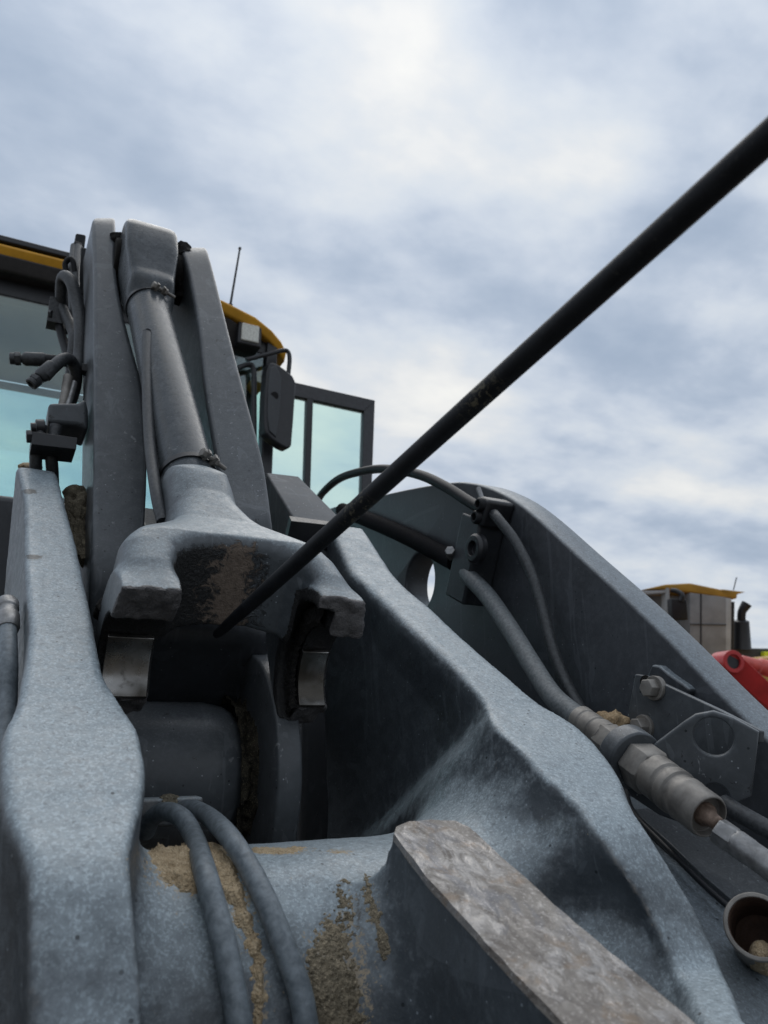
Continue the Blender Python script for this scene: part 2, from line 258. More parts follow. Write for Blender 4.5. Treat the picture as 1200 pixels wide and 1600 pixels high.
# ------------------------------------------------------------------ mesh builder
class MB:
    def __init__(s): s.v = []; s.f = []
    def add(s, v, f):
        o = len(s.v); s.v += [tuple(map(float, p)) for p in v]; s.f += [tuple(i + o for i in q) for q in f]; return s
    def prism(s, poly, ext):                       # planar 3D polygon extruded by a vector
        n = len(poly); P = [np.asarray(p, float) for p in poly]; e = np.asarray(ext, float)
        return s.add(P + [p + e for p in P], [tuple(range(n))[::-1], tuple(range(n, 2 * n))] + [(i, (i + 1) % n, n + (i + 1) % n, n + i) for i in range(n)])
    def box(s, c, sx, sy, sz, ax=(1, 0, 0), ay=(0, 1, 0), az=(0, 0, 1)):
        c = np.asarray(c, float); ax, ay, az = nrm(ax) * sx / 2, nrm(ay) * sy / 2, nrm(az) * sz / 2
        return s.prism([c - ax - ay - az, c + ax - ay - az, c + ax + ay - az, c - ax + ay - az], 2 * az)
    def frame(s, d):
        d = nrm(d); a = np.cross(d, (0, 0, 1) if abs(d[2]) < .9 else (1, 0, 0)); a = nrm(a); return a, np.cross(d, a)
    def lathe(s, p0, p1, prof, n=24, rot=0., cap=True):   # prof: (t along p0-p1 in metres or fraction, radius)
        p0 = np.asarray(p0, float); p1 = np.asarray(p1, float); d = p1 - p0; a, b = s.frame(d); V = []; Fc = []
        for t, r in prof:
            for k in range(n):
                an = 2 * math.pi * k / n + rot; V.append(p0 + d * t + (a * math.cos(an) + b * math.sin(an)) * r)
        m = len(prof)
        for i in range(m - 1):
            for k in range(n): Fc.append((i * n + k, i * n + (k + 1) % n, (i + 1) * n + (k + 1) % n, (i + 1) * n + k))
        if cap: Fc.append(tuple(range(n))[::-1]); Fc.append(tuple((m - 1) * n + k for k in range(n)))
        return s.add(V, Fc)
    def cyl(s, p0, p1, r, n=24, r1=None): return s.lathe(p0, p1, [(0, r), (1, r if r1 is None else r1)], n)
    def hexa(s, p0, p1, r): return s.lathe(p0, p1, [(0, r * .93), (.12, r), (.88, r), (1, r * .93)], 6)
    def tube(s, pts, r, n=12, sm=8, wob=0.):
        P = np.array(spline(pts, sm) if sm else pts); m = len(P); rr = r if hasattr(r, '__len__') else None
        T = np.gradient(P, axis=0); a, b = s.frame(T[0]); V = []; Fc = []
        for i in range(m):
            t = nrm(T[i]); a = nrm(a - t * np.dot(a, t)); b = np.cross(t, a)
            q = (np.interp(i / (m - 1), np.linspace(0, 1, len(r)), r) if rr is not None else r) * (1 + wob * math.sin(i * 1.7) * .5)
            for k in range(n): V.append(P[i] + (a * math.cos(2 * math.pi * k / n) + b * math.sin(2 * math.pi * k / n)) * q)
        for i in range(m - 1):
            for k in range(n): Fc.append((i * n + k, i * n + (k + 1) % n, (i + 1) * n + (k + 1) % n, (i + 1) * n + k))
        Fc.append(tuple(range(n))[::-1]); Fc.append(tuple((m - 1) * n + k for k in range(n)))
        return s.add(V, Fc)
    def loft(s, rows, back):                        # rows: list of (left, right) 3D points on the front face; back: vector (or list) to the back face
        V = []; n = len(rows)
        for i, (l, r) in enumerate(rows):
            e = np.asarray(back[i] if isinstance(back, list) else back, float); V += [l, r, r + e, l + e]
        Fc = []
        for i in range(n - 1):
            for k in range(4): Fc.append((4 * i + k, 4 * i + (k + 1) % 4, 4 * i + 4 + (k + 1) % 4, 4 * i + 4 + k))
        Fc += [(3, 2, 1, 0), (4 * n - 4, 4 * n - 3, 4 * n - 2, 4 * n - 1)]
        return s.add(V, Fc)
    def build(s, name, mat, parent=None, bevel=0., smooth=35, seg=3, noise=0., nscale=20., sub=0, label=None):
        me = bpy.data.meshes.new(name); me.from_pydata([(x, y, z + CAMH) for x, y, z in s.v], [], s.f)
        bm = bmesh.new(); bm.from_mesh(me); bmesh.ops.recalc_face_normals(bm, faces=bm.faces); bm.to_mesh(me); bm.free()
        return link(name, me, mat, parent, bevel, smooth, seg, label)
def link(name, me, mat, parent=None, bevel=0., smooth=35, seg=3, label=None):
    for m in (mat if isinstance(mat, (list, tuple)) else [mat]): me.materials.append(m)
    me.shade_smooth(); me.set_sharp_from_angle(angle=math.radians(smooth))
    o = bpy.data.objects.new(name, me); COL.objects.link(o)
    if parent is not None: adopt(o, parent)
    if bevel:
        b = o.modifiers.new('bevel', 'BEVEL'); b.width = bevel; b.segments = seg; b.limit_method = 'ANGLE'; b.angle_limit = math.radians(30); b.harden_normals = False
        me.shade_smooth(); me.set_sharp_from_angle(angle=math.radians(80))
    if label: o['label'] = label
    return o
def world_of(o):
    m = Matrix.Translation(o.location); p = o.parent
    return (world_of(p) @ o.matrix_parent_inverse @ m) if p else m
def adopt(o, parent): o.parent = parent; o.matrix_parent_inverse = world_of(parent).inverted()
def tag(o, label, cat, group=None, kind=None):
    o['label'] = label
    if cat: o['category'] = cat
    if group: o['group'] = group
    if kind: o['kind'] = kind
    return o
def thing(name, loc, label, cat, group=None):
    o = bpy.data.objects.new(name, None); COL.objects.link(o); o.location = (loc[0], loc[1], loc[2] + CAMH); o.empty_display_size = .1
    return tag(o, label, cat, group)

# ------------------------------------------------------------------ implicit solids (for cast, filleted and broken iron)
def smin(a, b, k): h = np.clip(.5 + .5 * (b - a) / k, 0, 1); return b * (1 - h) + a * h - k * h * (1 - h)
def smax(a, b, k): return -smin(-a, -b, k)
def poly_sdf(px, py, poly):
    d = np.full(np.broadcast(px, py).shape, 1e9, np.float32); sg = np.ones_like(d); n = len(poly)
    for i in range(n):
        ax, ay = poly[i]; bx, by = poly[i - 1]; ex, ey = bx - ax, by - ay; wx, wy = px - ax, py - ay
        t = np.clip((wx * ex + wy * ey) / (ex * ex + ey * ey + 1e-12), 0, 1); d = np.minimum(d, (wx - ex * t) ** 2 + (wy - ey * t) ** 2)
        c1 = py >= ay; c2 = py < by; c3 = ex * wy > ey * wx
        sg = np.where((c1 & c2 & c3) | (~c1 & ~c2 & ~c3), -sg, sg)
    return (sg * np.sqrt(d)).astype(np.float32)
def surface_nets(f, lo, hi, h):
    ax = [np.arange(lo[i], hi[i] + h, h, dtype=np.float32) for i in range(3)]
    v = f(ax[0][:, None, None], ax[1][None, :, None], ax[2][None, None, :]).astype(np.float32)
    v = np.broadcast_to(v, tuple(len(a) for a in ax)).copy()
    v[0] = v[-1] = 1; v[:, 0] = v[:, -1] = 1; v[:, :, 0] = v[:, :, -1] = 1
    s = v < 0; nx, ny, nz = v.shape; cnt = np.zeros((nx - 1, ny - 1, nz - 1), np.int8)
    for i in (0, 1):
        for j in (0, 1):
            for k in (0, 1): cnt += s[i:nx - 1 + i, j:ny - 1 + j, k:nz - 1 + k]
    I, J, K = np.nonzero((cnt > 0) & (cnt < 8)); ids = np.full(cnt.shape, -1, np.int32); ids[I, J, K] = np.arange(len(I))
    pos = np.zeros((len(I), 3)); num = np.zeros(len(I)); cor = [(i, j, k) for i in (0, 1) for j in (0, 1) for k in (0, 1)]
    for a in range(8):
        for b in range(a + 1, 8):
            ca, cb = np.array(cor[a]), np.array(cor[b])
            if np.abs(ca - cb).sum() != 1: continue
            va = v[I + ca[0], J + ca[1], K + ca[2]]; vb = v[I + cb[0], J + cb[1], K + cb[2]]; m = (va < 0) != (vb < 0)
            t = np.where(m, va / np.where(m, va - vb, 1), 0); p = ca + (cb - ca) * t[:, None]; pos += np.where(m[:, None], p, 0); num += m
    pos = (pos / num[:, None] + np.stack([I, J, K], 1)) * h + np.array([ax[0][0], ax[1][0], ax[2][0]])
    Q = []
    def quads(A, off):
        i, j, k = A; g = lambda q: ids[i + q[0], j + q[1], k + q[2]]
        return np.stack([g(q) for q in off], 1)
    m = s[:-1, 1:-1, 1:-1] != s[1:, 1:-1, 1:-1]; i, j, k = np.nonzero(m); j = j + 1; k = k + 1; q = quads((i, j, k), [(0, -1, -1), (0, 0, -1), (0, 0, 0), (0, -1, 0)]); fl = s[i, j, k]; Q.append(np.where(fl[:, None], q, q[:, ::-1]))
    m = s[1:-1, :-1, 1:-1] != s[1:-1, 1:, 1:-1]; i, j, k = np.nonzero(m); i = i + 1; k = k + 1; q = quads((i, j, k), [(-1, 0, -1), (-1, 0, 0), (0, 0, 0), (0, 0, -1)]); fl = s[i, j, k]; Q.append(np.where(fl[:, None], q, q[:, ::-1]))
    m = s[1:-1, 1:-1, :-1] != s[1:-1, 1:-1, 1:]; i, j, k = np.nonzero(m); i = i + 1; j = j + 1; q = quads((i, j, k), [(-1, -1, 0), (0, -1, 0), (0, 0, 0), (-1, 0, 0)]); fl = s[i, j, k]; Q.append(np.where(fl[:, None], q, q[:, ::-1]))
    return pos, np.concatenate(Q)
def vnoise(P, scale, seed=0):
    p = P * scale + seed * 17.3; i = np.floor(p).astype(np.int64); f = p - i; f = f * f * (3 - 2 * f); out = 0
    for a in (0, 1):
        for b in (0, 1):
            for c in (0, 1):
                h = ((i[:, 0] + a) * 73856093) ^ ((i[:, 1] + b) * 19349663) ^ ((i[:, 2] + c) * 83492791); h = (h * 2654435761 + (h >> 13) * 40503) & 0xffffff
                w = (f[:, 0] if a else 1 - f[:, 0]) * (f[:, 1] if b else 1 - f[:, 1]) * (f[:, 2] if c else 1 - f[:, 2]); out = out + w * (h / 0xffffff)
    return out * 2 - 1
def mesh_np(name, V, Q):
    me = bpy.data.meshes.new(name); me.vertices.add(len(V)); W_ = V + np.array([0, 0, CAMH]); me.vertices.foreach_set('co', W_.astype(np.float32).ravel())
    me.loops.add(Q.size); me.loops.foreach_set('vertex_index', Q.astype(np.int32).ravel()); me.polygons.add(len(Q))
    me.polygons.foreach_set('loop_start', np.arange(0, Q.size, 4, dtype=np.int32)); me.update(calc_edges=True); me.validate(); return me
def vert_normals(V, Q):
    a = np.cross(V[Q[:, 2]] - V[Q[:, 0]], V[Q[:, 3]] - V[Q[:, 1]]); N = np.zeros_like(V)
    for k in range(4): np.add.at(N, Q[:, k], a)
    return N / (np.linalg.norm(N, axis=1, keepdims=True) + 1e-12)

# ================================================================== SETTING
g = MB(); g.add([(-900, -900, -CAMH), (900, -900, -CAMH), (900, 900, -CAMH), (-900, 900, -CAMH)], [(0, 1, 2, 3)])
tag(g.build('ground', GROUND), 'sandy ground of the machine yard', None, None, 'structure')

# ================================================================== ATTACHMENT BRACKET (foreground casting)
ROWL = [(25, 90, 730, 1.5), (37, 103, 780, 1.36), (37, 119, 835, 1.24), (37, 129, 880, 1.14), (40, 140, 930, 1.04), (45, 150, 980, .95), (35, 165, 1055, .84), (27, 196, 1100, .785),
        (3, 219, 1136, .735), (0, 233, 1205, .665), (7, 222, 1270, .62), (48, 203, 1342, .575), (45, 213, 1428, .54), (48, 220, 1530, .515), (48, 223, 1596, .502), (48, 226, 1700, .48)]
prof = []; 
for xl, xr, y, d in ROWL:
    a = at(xl, y, d); b = onY(xr, y, a[1]); prof.append(((a + b) / 2)[1:])
prof.sort(key=lambda p: p[0]); PY = np.array([p[0] for p in prof]); PZ = np.array([p[1] for p in prof])
def onS(x, y, off=0.):
    r = ray(x, y); t = np.linspace(.3, 2.5, 4000); P = r[None] * t[:, None]; q = P[:, 2] - np.interp(P[:, 1], PY, PZ) - off
    i = np.where(np.sign(q[1:]) != np.sign(q[:-1]))[0]; return P[i[-1]] if len(i) else None
INN = [(480, 817), (513, 867), (551, 896), (605, 946), (667, 1004), (713, 1046), (763, 1100), (768, 1129), (797, 1158), (834, 1192), (863, 1229), (897, 1250), (922, 1283), (951, 1329), (996, 1393), (1030, 1446), (1055, 1500), (1081, 1554), (1095, 1597)]
OUT = [(521, 820), (563, 854), (622, 904), (680, 954), (738, 1008), (797, 1058), (842, 1096), (888, 1121), (922, 1150), (947, 1187), (968, 1223), (979, 1259), (1007, 1296), (1041, 1347), (1070, 1393), (1098, 1441), (1121, 1483), (1143, 1534), (1166, 1597)]
def edge(lst):
    q = sorted([onS(*p) for p in lst], key=lambda p: p[1]); return np.array([p[1] for p in q]), np.array([p[0] for p in q])
RIy, RIx = edge(INN); ROy, ROx = edge(OUT)
LL = sorted([(lambda a, b: (a[1], a[0], b[0]))(at(xl, y, d), onY(xr, y, at(xl, y, d)[1])) for xl, xr, y, d in ROWL])
LLy, LLl, LLr = (np.array([q[i] for q in LL]) for i in range(3))
def sm(y, ys, xs):                               # lightly smoothed interpolation
    return sum(np.interp(y + o, ys, xs) for o in (-.018, -.009, 0, .009, .018)) / 5
TUBE_Y, TUBE_Z, TUBE_R = .88, -.285, .166
BARA, BARB = np.array([.42, .73, -.094]), np.array([.42, .42, -.215])
def hitch_sdf(X, Y, Z):
    h = sm(Y, PY, PZ); top = (Z - h) * .84
    dep = np.maximum(0, h - Z)
    Yl = Y - .3 * dep
    l = smax(LLl_(Yl) - X, X - LLr_(Yl), .01); l = smax(l, top, .013); l = np.maximum(l, np.maximum(Y - 1.60, (h - .5 - .25 * np.clip(Y - .9, 0, 1)) - Z))
    Ye = Y - .87 * dep
    xi = sm(Ye, RIy, RIx) + .010 * np.clip((Ye - .865) / .04, 0, 1) * np.clip((dep - .03) / .08, 0, 1)
    kr = .007 + .015 * np.clip((Y - .90) / .12, 0, 1); r = np.maximum(smax(xi - X, top, kr), smax(X - sm(Y, ROy, ROx), top, .012)); r = np.maximum(r, np.maximum(Y - 1.505, (h - .75) - Z)); r = np.maximum(r, .3 - Y)
    tb = np.sqrt((Y - TUBE_Y) ** 2 + (Z - TUBE_Z) ** 2) - TUBE_R
    tb = np.minimum(tb, np.maximum(np.abs(Y - TUBE_Y - .03) - TUBE_R + .02, Z - TUBE_Z))
    # a flat top on the trough
    tb = smax(tb, Z - (TUBE_Z + TUBE_R - .004), .02); tb = np.maximum(tb, np.maximum(.05 - X, X - .66)); tb = np.maximum(tb, -.75 - Z)
    tt = (Y - BARB[1]) / (BARA[1] - BARB[1]); gz = BARB[2] + (BARA[2] - BARB[2]) * tt
    gs = np.maximum(np.maximum(np.abs(X - .42) - .036, (Z - gz + .006) * .92), np.maximum(Y - (.735 + .0), .2 - Y)); gs = np.maximum(gs, -.75 - Z)
    d = smin(r, tb, .145); d = smin(d, gs, .085); d = smin(d, l, .05)
    return d
def LLl_(y): return sm(y, LLy, LLl)
def LLr_(y): return sm(y, LLy, LLr)
V, Q = surface_nets(hitch_sdf, (-.06, .22, -.72), (.78, 1.64, .56), .0048)
Nn = vert_normals(V, Q)
V = V + Nn * (vnoise(V, 22, 1) * .0006 + vnoise(V, 60, 2) * .0004)[:, None]
hitch = thing('attachment_bracket', (.36, .88, -CAMH), 'pale grey cast bracket with two tall cheek plates filling the foreground', 'bracket')
me = mesh_np('casting', V, Q); link('casting', me, CAST, hitch, smooth=70)
vf = V @ cF; VX, VY = 600 + F * (V @ cR) / vf, 800 - F * (V @ cU) / vf       # where each point of the casting shows, to lay the marks where the photograph has it
zone = np.zeros((len(V), 4), np.float32); zone[:, 3] = 1
def blob(ch, x, y, rx, ry, amp=1., extra=True): zone[:, ch] = np.maximum(zone[:, ch], amp * np.exp(-(((VX - x) / rx) ** 2 + ((VY - y) / ry) ** 2)) * extra)
blob(0, 46, 768, 14, 5); blob(0, 53, 870, 15, 5); blob(0, 560, 1430, 12, 60, .6); blob(2, 870, 1290, 40, 35, .38); blob(2, 690, 1120, 45, 70, .4); blob(1, 50, 724, 26, 7, .9)
front = (V[:, 0] > .10) & (V[:, 0] < .40) & (VY > 1290)
blob(1, 298, 1350, 85, 55, .8, front); blob(1, 375, 1400, 34, 90, .6, front); blob(1, 408, 1540, 18, 100, .55, front); blob(1, 440, 1329, 70, 8, .75, front); blob(1, 530, 1331, 30, 6, .7, front)
blob(1, 528, 1535, 58, 110, .9, front); blob(1, 545, 1430, 20, 50, .5, front); blob(1, 586, 1440, 13, 55, .45, front)
ca = me.color_attributes.new('zone', 'FLOAT_COLOR', 'POINT'); ca.data.foreach_set('color', zone.ravel())
# stop block at the back end of the right cheek
m = MB(); P = [onP(x, y, (.62, 1.60, .52), (0, -.62, .8)) for x, y in ((416, 738), (467, 744), (541, 818), (460, 811))]
m.prism(P, (0.0, .06, -.30)); m.build('stop_block', BLOCK, hitch, .005)
m = MB(); P = [onP(x, y, (.62, 1.57, .50), (0, -.62, .8)) for x, y in ((452, 806), (541, 818), (538, 823), (455, 814))]; m.prism(P, (0, .03, -.05)); m.build('dark_strip', BLACK, hitch, .001)  # thin black strip along the lower front edge of the block
# wear strip on the hook plate
m = MB(); pn = BARA; pdir = nrm(BARA - BARB); pnorm = np.cross((1, 0, 0), pdir); pnorm = pnorm if pnorm[2] > 0 else -pnorm
STRL = [(615, 1302), (619, 1291), (667, 1371), (719, 1428), (788, 1501), (840, 1558), (879, 1597), (960, 1690)]; STRR = [(710, 1281), (732, 1291), (797, 1350), (883, 1428), (970, 1501), (1024, 1548), (1078, 1592), (1170, 1680)]
top = [(619, 1292), (640, 1284), (675, 1281), (710, 1282), (732, 1292), (797, 1350), (883, 1428), (970, 1501), (1078, 1592), (1180, 1680), (985, 1700), (879, 1597), (840, 1558), (788, 1501), (719, 1428), (667, 1371), (616, 1303)]
bm = bmesh.new(); vs = [bm.verts.new(onP(x, y, BARA, pnorm)) for x, y in top]; fc = bm.faces.new(vs)
ex = bmesh.ops.extrude_face_region(bm, geom=[fc]); bmesh.ops.translate(bm, verts=[e for e in ex['geom'] if isinstance(e, bmesh.types.BMVert)], vec=Vector(-pnorm * .007))
bmesh.ops.recalc_face_normals(bm, faces=bm.faces); bmesh.ops.triangulate(bm, faces=[f for f in bm.faces if len(f.verts) > 4])
bmesh.ops.subdivide_edges(bm, edges=bm.edges, cuts=4, use_grid_fill=True)
bmesh.ops.translate(bm, verts=bm.verts, vec=(0, 0, CAMH))
co = np.array([v.co[:] for v in bm.verts]); nz = vnoise(co, 45, 3) * .0007 + vnoise(co, 130, 4) * .0006
for v, z in zip(bm.verts, nz): v.co += Vector(pnorm * z) + Vector((z * .5, 0, 0))
me = bpy.data.meshes.new('wear_strip'); bm.to_mesh(me); bm.free(); link('wear_strip', me, RUSTBAR, hitch, smooth=50, label='rusty worn steel edge of the hook plate')
# two hoses over the trough
def hose(name, pts, r, mat, parent, n=14, **k): return MB().tube(pts, r, n, **k).build(name, mat, parent, smooth=60)
def march(px, py, lift=0., f=hitch_sdf, lo=.42, hi=1.3):
    px = np.atleast_1d(np.asarray(px, float)); py = np.atleast_1d(np.asarray(py, float)); D = (px[:, None] - 600) / F * cR + (800 - py[:, None]) / F * cU + cF
    t = np.full(len(px), lo); done = np.zeros(len(px), bool)
    for _ in range(160):
        P = D * t[:, None]; v = f(P[:, 0], P[:, 1], P[:, 2]) - lift; done |= v < 2e-4; t = np.where(done | (t > hi), t, t + np.maximum(v, 2e-4) * .7)
    return D * t[:, None]
def trough(px, py, lift): return march(px, py, lift)[0]
h1 = [at(228, 1300, .97), at(238, 1278, .95), at(258, 1268, .92), at(283, 1277, .885)] + [trough(x, y, .0115) for x, y in ((303, 1308), (320, 1362), (339, 1430), (356, 1499), (372, 1587), (382, 1660))]
h2 = [at(276, 1268, .99), at(296, 1263, .97), at(322, 1273, .925), at(354, 1303, float(trough(385, 1348, .0125) @ cF) + .045)] + [trough(x, y, .0125) for x, y in ((385, 1348), (417, 1411), (446, 1484), (469, 1550), (478, 1600), (488, 1670))]
hose('hydraulic_hose', h1, .0108, HOSEG, hitch, label=None) if False else hose('hydraulic_hose', h1, .0112, HOSEG, hitch)
hose('hydraulic_hose', h2, .0110, HOSEG, hitch)
m = MB(); m.box(at(262, 1268, .99), .085, .03, .035); m.build('hose_clamp', CAST, hitch, .004)

# ================================================================== BROKEN TILT LINK
PIN = np.array([.300, 1.042, .068]); TOPE = at(227, 412, 1.955); T1 = at(236, 500, 1.75); T2 = at(304, 792, 1.30); TR = .0490
u = nrm(T1 - T2); lat = np.array([1., 0, 0]); nf = nrm(np.cross(lat, u)); nf = nf if nf[1] < 0 else -nf      # nf faces front-up
YS = nrm(T2 - PIN); nf2 = nrm(np.cross(lat, YS)); nf2 = nf2 if nf2[1] < 0 else -nf2
def sub3(X, Y, Z, p): return X - p[0], Y - p[1], Z - p[2]
def capsule(X, Y, Z, a, b, ra, rb):
    ba = b - a; x, y, z = sub3(X, Y, Z, a); t = np.clip((x * ba[0] + y * ba[1] + z * ba[2]) / np.dot(ba, ba), 0, 1)
    return np.sqrt((x - ba[0] * t) ** 2 + (y - ba[1] * t) ** 2 + (z - ba[2] * t) ** 2) - (ra + (rb - ra) * t)
Ls = np.linalg.norm(T2 - PIN)
CY_, CZ_ = u[1] / math.hypot(u[1], u[2]), u[2] / math.hypot(u[1], u[2])
SH = (T2[0] - PIN[0]) / np.linalg.norm((T2 - PIN)[1:])
def wobble(x, y, z): return .0016 * np.sin(95 * x + 40 * z) + .0014 * np.sin(170 * x - 150 * y) + .0010 * np.sin(240 * z + 80 * x)
ANG = [(-.17, -.10, 106, -20), (.10, .17, 118, -27)]                # remaining arc of each broken eye: upper and lower break, degrees from the back
def cut_field(x, y, z):
    w = wobble(x, y, z); out = None
    a1 = np.where(x < 0, math.radians(ANG[0][2]), math.radians(ANG[1][2])); a2 = np.where(x < 0, math.radians(ANG[0][3]), math.radians(ANG[1][3]))
    # signed distance to the two radial break planes: positive = broken away
    c1 = (y * -np.sin(a1) + z * np.cos(a1)) + .16 * x * np.where(x < 0, -.4, -.6) * 0; c2 = (y * np.sin(a2) - z * np.cos(a2))
    c1 = np.where(x < 0, (y + .022) * -.56 + (z - .056) * -.83, (y + .052) * -.88 + (z - .060) * -.47)
    return np.where(z > .02, c1, c2) + w
def yoke_sdf(X, Y, Z):
    x, y, z = sub3(X, Y, Z, PIN); s = y * CY_ + z * CZ_; n = -y * CZ_ + z * CY_
    xs = x - SH * np.clip(s - .1, 0, 1)
    out = [(-.170, -.16), (-.170, .10), (-.163, .155), (-.140, .20), (-.10, .236), (-.066, .27), (-.0495, .32), (-.0495, .42), (.0495, .42), (.0495, .33), (.068, .285), (.098, .245), (.135, .195), (.157, .145), (.164, .09), (.164, -.16)]
    pl = poly_sdf(xs, s, out); hn = np.interp(s, [-.1, .10, .17, .25, .34], [.124, .121, .112, .073, .050])
    body = smax(pl, np.abs(n) - hn, .05)
    neck = capsule(X, Y, Z, T2 + (PIN - T2) * .30, T2 + u * .02, .052, TR)
    body = smin(body, neck, .045)
    gap = [(-.101, -.5), (-.101, -.05), (-.092, -.02), (-.07, -.003), (-.03, .006), (.03, .006), (.074, -.006), (.094, -.024), (.101, -.055), (.101, -.5)]
    gp = poly_sdf(x, s - .100 - .46 * n, gap)
    body = smax(body, -gp * .9, .022)
    thin = smax(smax(np.abs(x) - .115, -n - .035, .01), s - .22, .01); body = np.where(np.abs(x) < .1, smax(body, -n - .012, .01), body)
    ring = np.sqrt(y ** 2 + z ** 2) - .128
    rl = np.maximum(ring, np.maximum(-.170 - x, x + .101)); rr = np.maximum(ring, np.maximum(.101 - x, x - .164))
    d = smin(smin(body, rl, .02), rr, .02)
    d = smax(d, -(np.sqrt(y ** 2 + z ** 2) - .0775), .003)
    d = np.maximum(d, -np.maximum(np.sqrt(y ** 2 + z ** 2) - .113, np.abs(x - .107) - .0135))     # counterbore of the right eye
    low = np.maximum(cut_field(x, y, z), np.where(s > .155, -1., -1e3)); near = np.sqrt(y ** 2 + z ** 2) - .24
    return np.maximum(d, np.where((s > .155) | (near > 0), -1., cut_field(x, y, z)))
V, Q = surface_nets(yoke_sdf, (.09, .84, -.10), (.52, 1.40, .46), .0036)
Nn = vert_normals(V, Q)
bk = (np.abs(cut_field(*(V - PIN).T)) < .004) * 1.; V = V + Nn * (vnoise(V, 26, 5) * .0006 + bk * (vnoise(V, 95, 41) * .0022 + vnoise(V, 210, 42) * .0012))[:, None]
tilt = thing('tilt_link', (.30, 1.04, -CAMH), 'broken two-pronged grey tilt link hanging between the two upright lever plates', 'link arm')
me = mesh_np('yoke', V, Q); yo = link('yoke', me, YOKE, tilt, smooth=60)
x, y, z = (V - PIN).T; rad = np.hypot(y, z); ss = y * CY_ + z * CZ_; nn_ = -y * CZ_ + z * CY_; Nv = vert_normals(V, Q)
gpv = poly_sdf(x, ss - .10 - .46 * nn_, [(-.101, -.5), (-.101, -.05), (-.092, -.02), (-.07, -.003), (-.03, .006), (.03, .006), (.074, -.006), (.094, -.024), (.101, -.055), (.101, -.5)])
zone = np.zeros((len(V), 4), np.float32); zone[:, 3] = 1
inside = np.clip(.5 + (.004 - gpv) / .02, 0, 1); inside = inside * np.clip(1.2 - np.clip(x + .01, 0, 1) / .10, .0, 1)
zone[:, 0] = np.maximum(inside * np.clip(.5 + (.113 - nn_) / .03, 0, 1), (rad < .0815) * 1.)
face = (np.abs(Nv[:, 0]) > .55) & (rad < .131) & (np.abs(np.abs(x) - .1005) < .012); zone[face, 0] = 1.2; zone[(x > .092) & (x < .127) & (rad < .1165), 0] = 1.2
zone[:, 1] = np.clip(inside * np.clip(.95 - np.abs(x) / .10, 0, 1) * np.clip((ss - .05) / .05, 0, 1) * 1.25 - .02, 0, 1)
cf = cut_field(x, y, z); zone[:, 2] = ((np.abs(cf) < .0058) & (ss < .16) & (rad > .070) & ~((x > .092) & (x < .119) & (rad < .1165))) * 1.
ca = me.color_attributes.new('zone', 'FLOAT_COLOR', 'POINT'); ca.data.foreach_set('color', zone.ravel())
# bushings inside the eyes, tube, top eye
for xa, xb, up_, dn_ in ((-.166, -.104, 50, -21), (.119, .162, 42, -28)):
    m = MB(); n = 40; V2 = []; F2 = []; a0, a1 = math.radians(dn_), math.radians(up_)
    for k in range(n + 1):
        an = a0 + (a1 - a0) * k / n
        for r_ in (.0690, .0768):
            for xx in (xa, xb): V2.append((PIN[0] + xx, PIN[1] + r_ * math.cos(an), PIN[2] + r_ * math.sin(an)))
    for k in range(n):
        o = 4 * k; p = o + 4; F2 += [(o, p, p + 1, o + 1), (o + 2, o + 3, p + 3, p + 2), (o, o + 2, p + 2, p), (o + 1, p + 1, p + 3, o + 3)]
    F2 += [(0, 1, 3, 2), (4 * n, 4 * n + 2, 4 * n + 3, 4 * n + 1)]
    m.add(V2, F2); m.build('bushing', BUSH, tilt, .0015, 40)
# torn black seal round the open right eye
m = MB(); a_ = np.radians(np.linspace(-27, 112, 90)); V2 = []; F2 = []; rr_ = np.linspace(.079, .1125, 7)
for i, an in enumerate(a_):
    for j, r_ in enumerate(rr_): V2.append((PIN[0] + .1165, PIN[1] + r_ * math.cos(an), PIN[2] + r_ * math.sin(an)))
V2 = np.array(V2); nzv = vnoise(V2, 130, 31) * .5 + vnoise(V2, 320, 32) * .5; V2[:, 0] -= .004 + .005 * nzv; rad_ = np.tile(rr_, len(a_)); V2[:, 0] += .006 * (np.abs(rad_ - .0957) > .0155)
for i in range(len(a_) - 1):
    for j in range(6): o = i * 7 + j; F2.append((o, o + 7, o + 8, o + 1))
m.add(V2, F2); m.build('torn_seal', GREASE, tilt, 0, 30)
m = MB(); m.lathe(T2 - u * .06, T1 + u * .25, [(0, TR + .0003), (.9, TR), (1, TR * .95)], 40); m.build('link_tube', LINK, tilt, 0, 40)
def top_eye(X, Y, Z):
    x, y, z = sub3(X, Y, Z, TOPE); s = (y * u[1] + z * u[2]) / math.hypot(u[1], u[2]); n = (y * nf[1] + z * nf[2]) / math.hypot(nf[1], nf[2])
    dx = x - (T1[0] - TOPE[0]) * np.clip(-s / np.dot(TOPE - T1, u), 0, 1.3)
    hw = np.interp(s, [-.32, -.19, -.07, .2], [.044, .050, .0635, .066])
    b = smax(np.abs(dx) - hw, np.sqrt(n ** 2 + np.maximum(s + .0, 0) ** 2) - .10, .022)
    b = smax(b, np.abs(n) - np.interp(s, [-.30, -.17, .0], [.048, .060, .105]), .02); b = smax(b, -.22 - s, .03)
    return smin(b, capsule(X, Y, Z, TOPE, T1, .046, TR), .035)
V, Q = surface_nets(top_eye, tuple(TOPE - np.array([.16, .34, .34])), tuple(TOPE + np.array([.16, .2, .2])), .006)
link('link_eye', mesh_np('link_eye', V, Q), LINK, tilt, smooth=60)
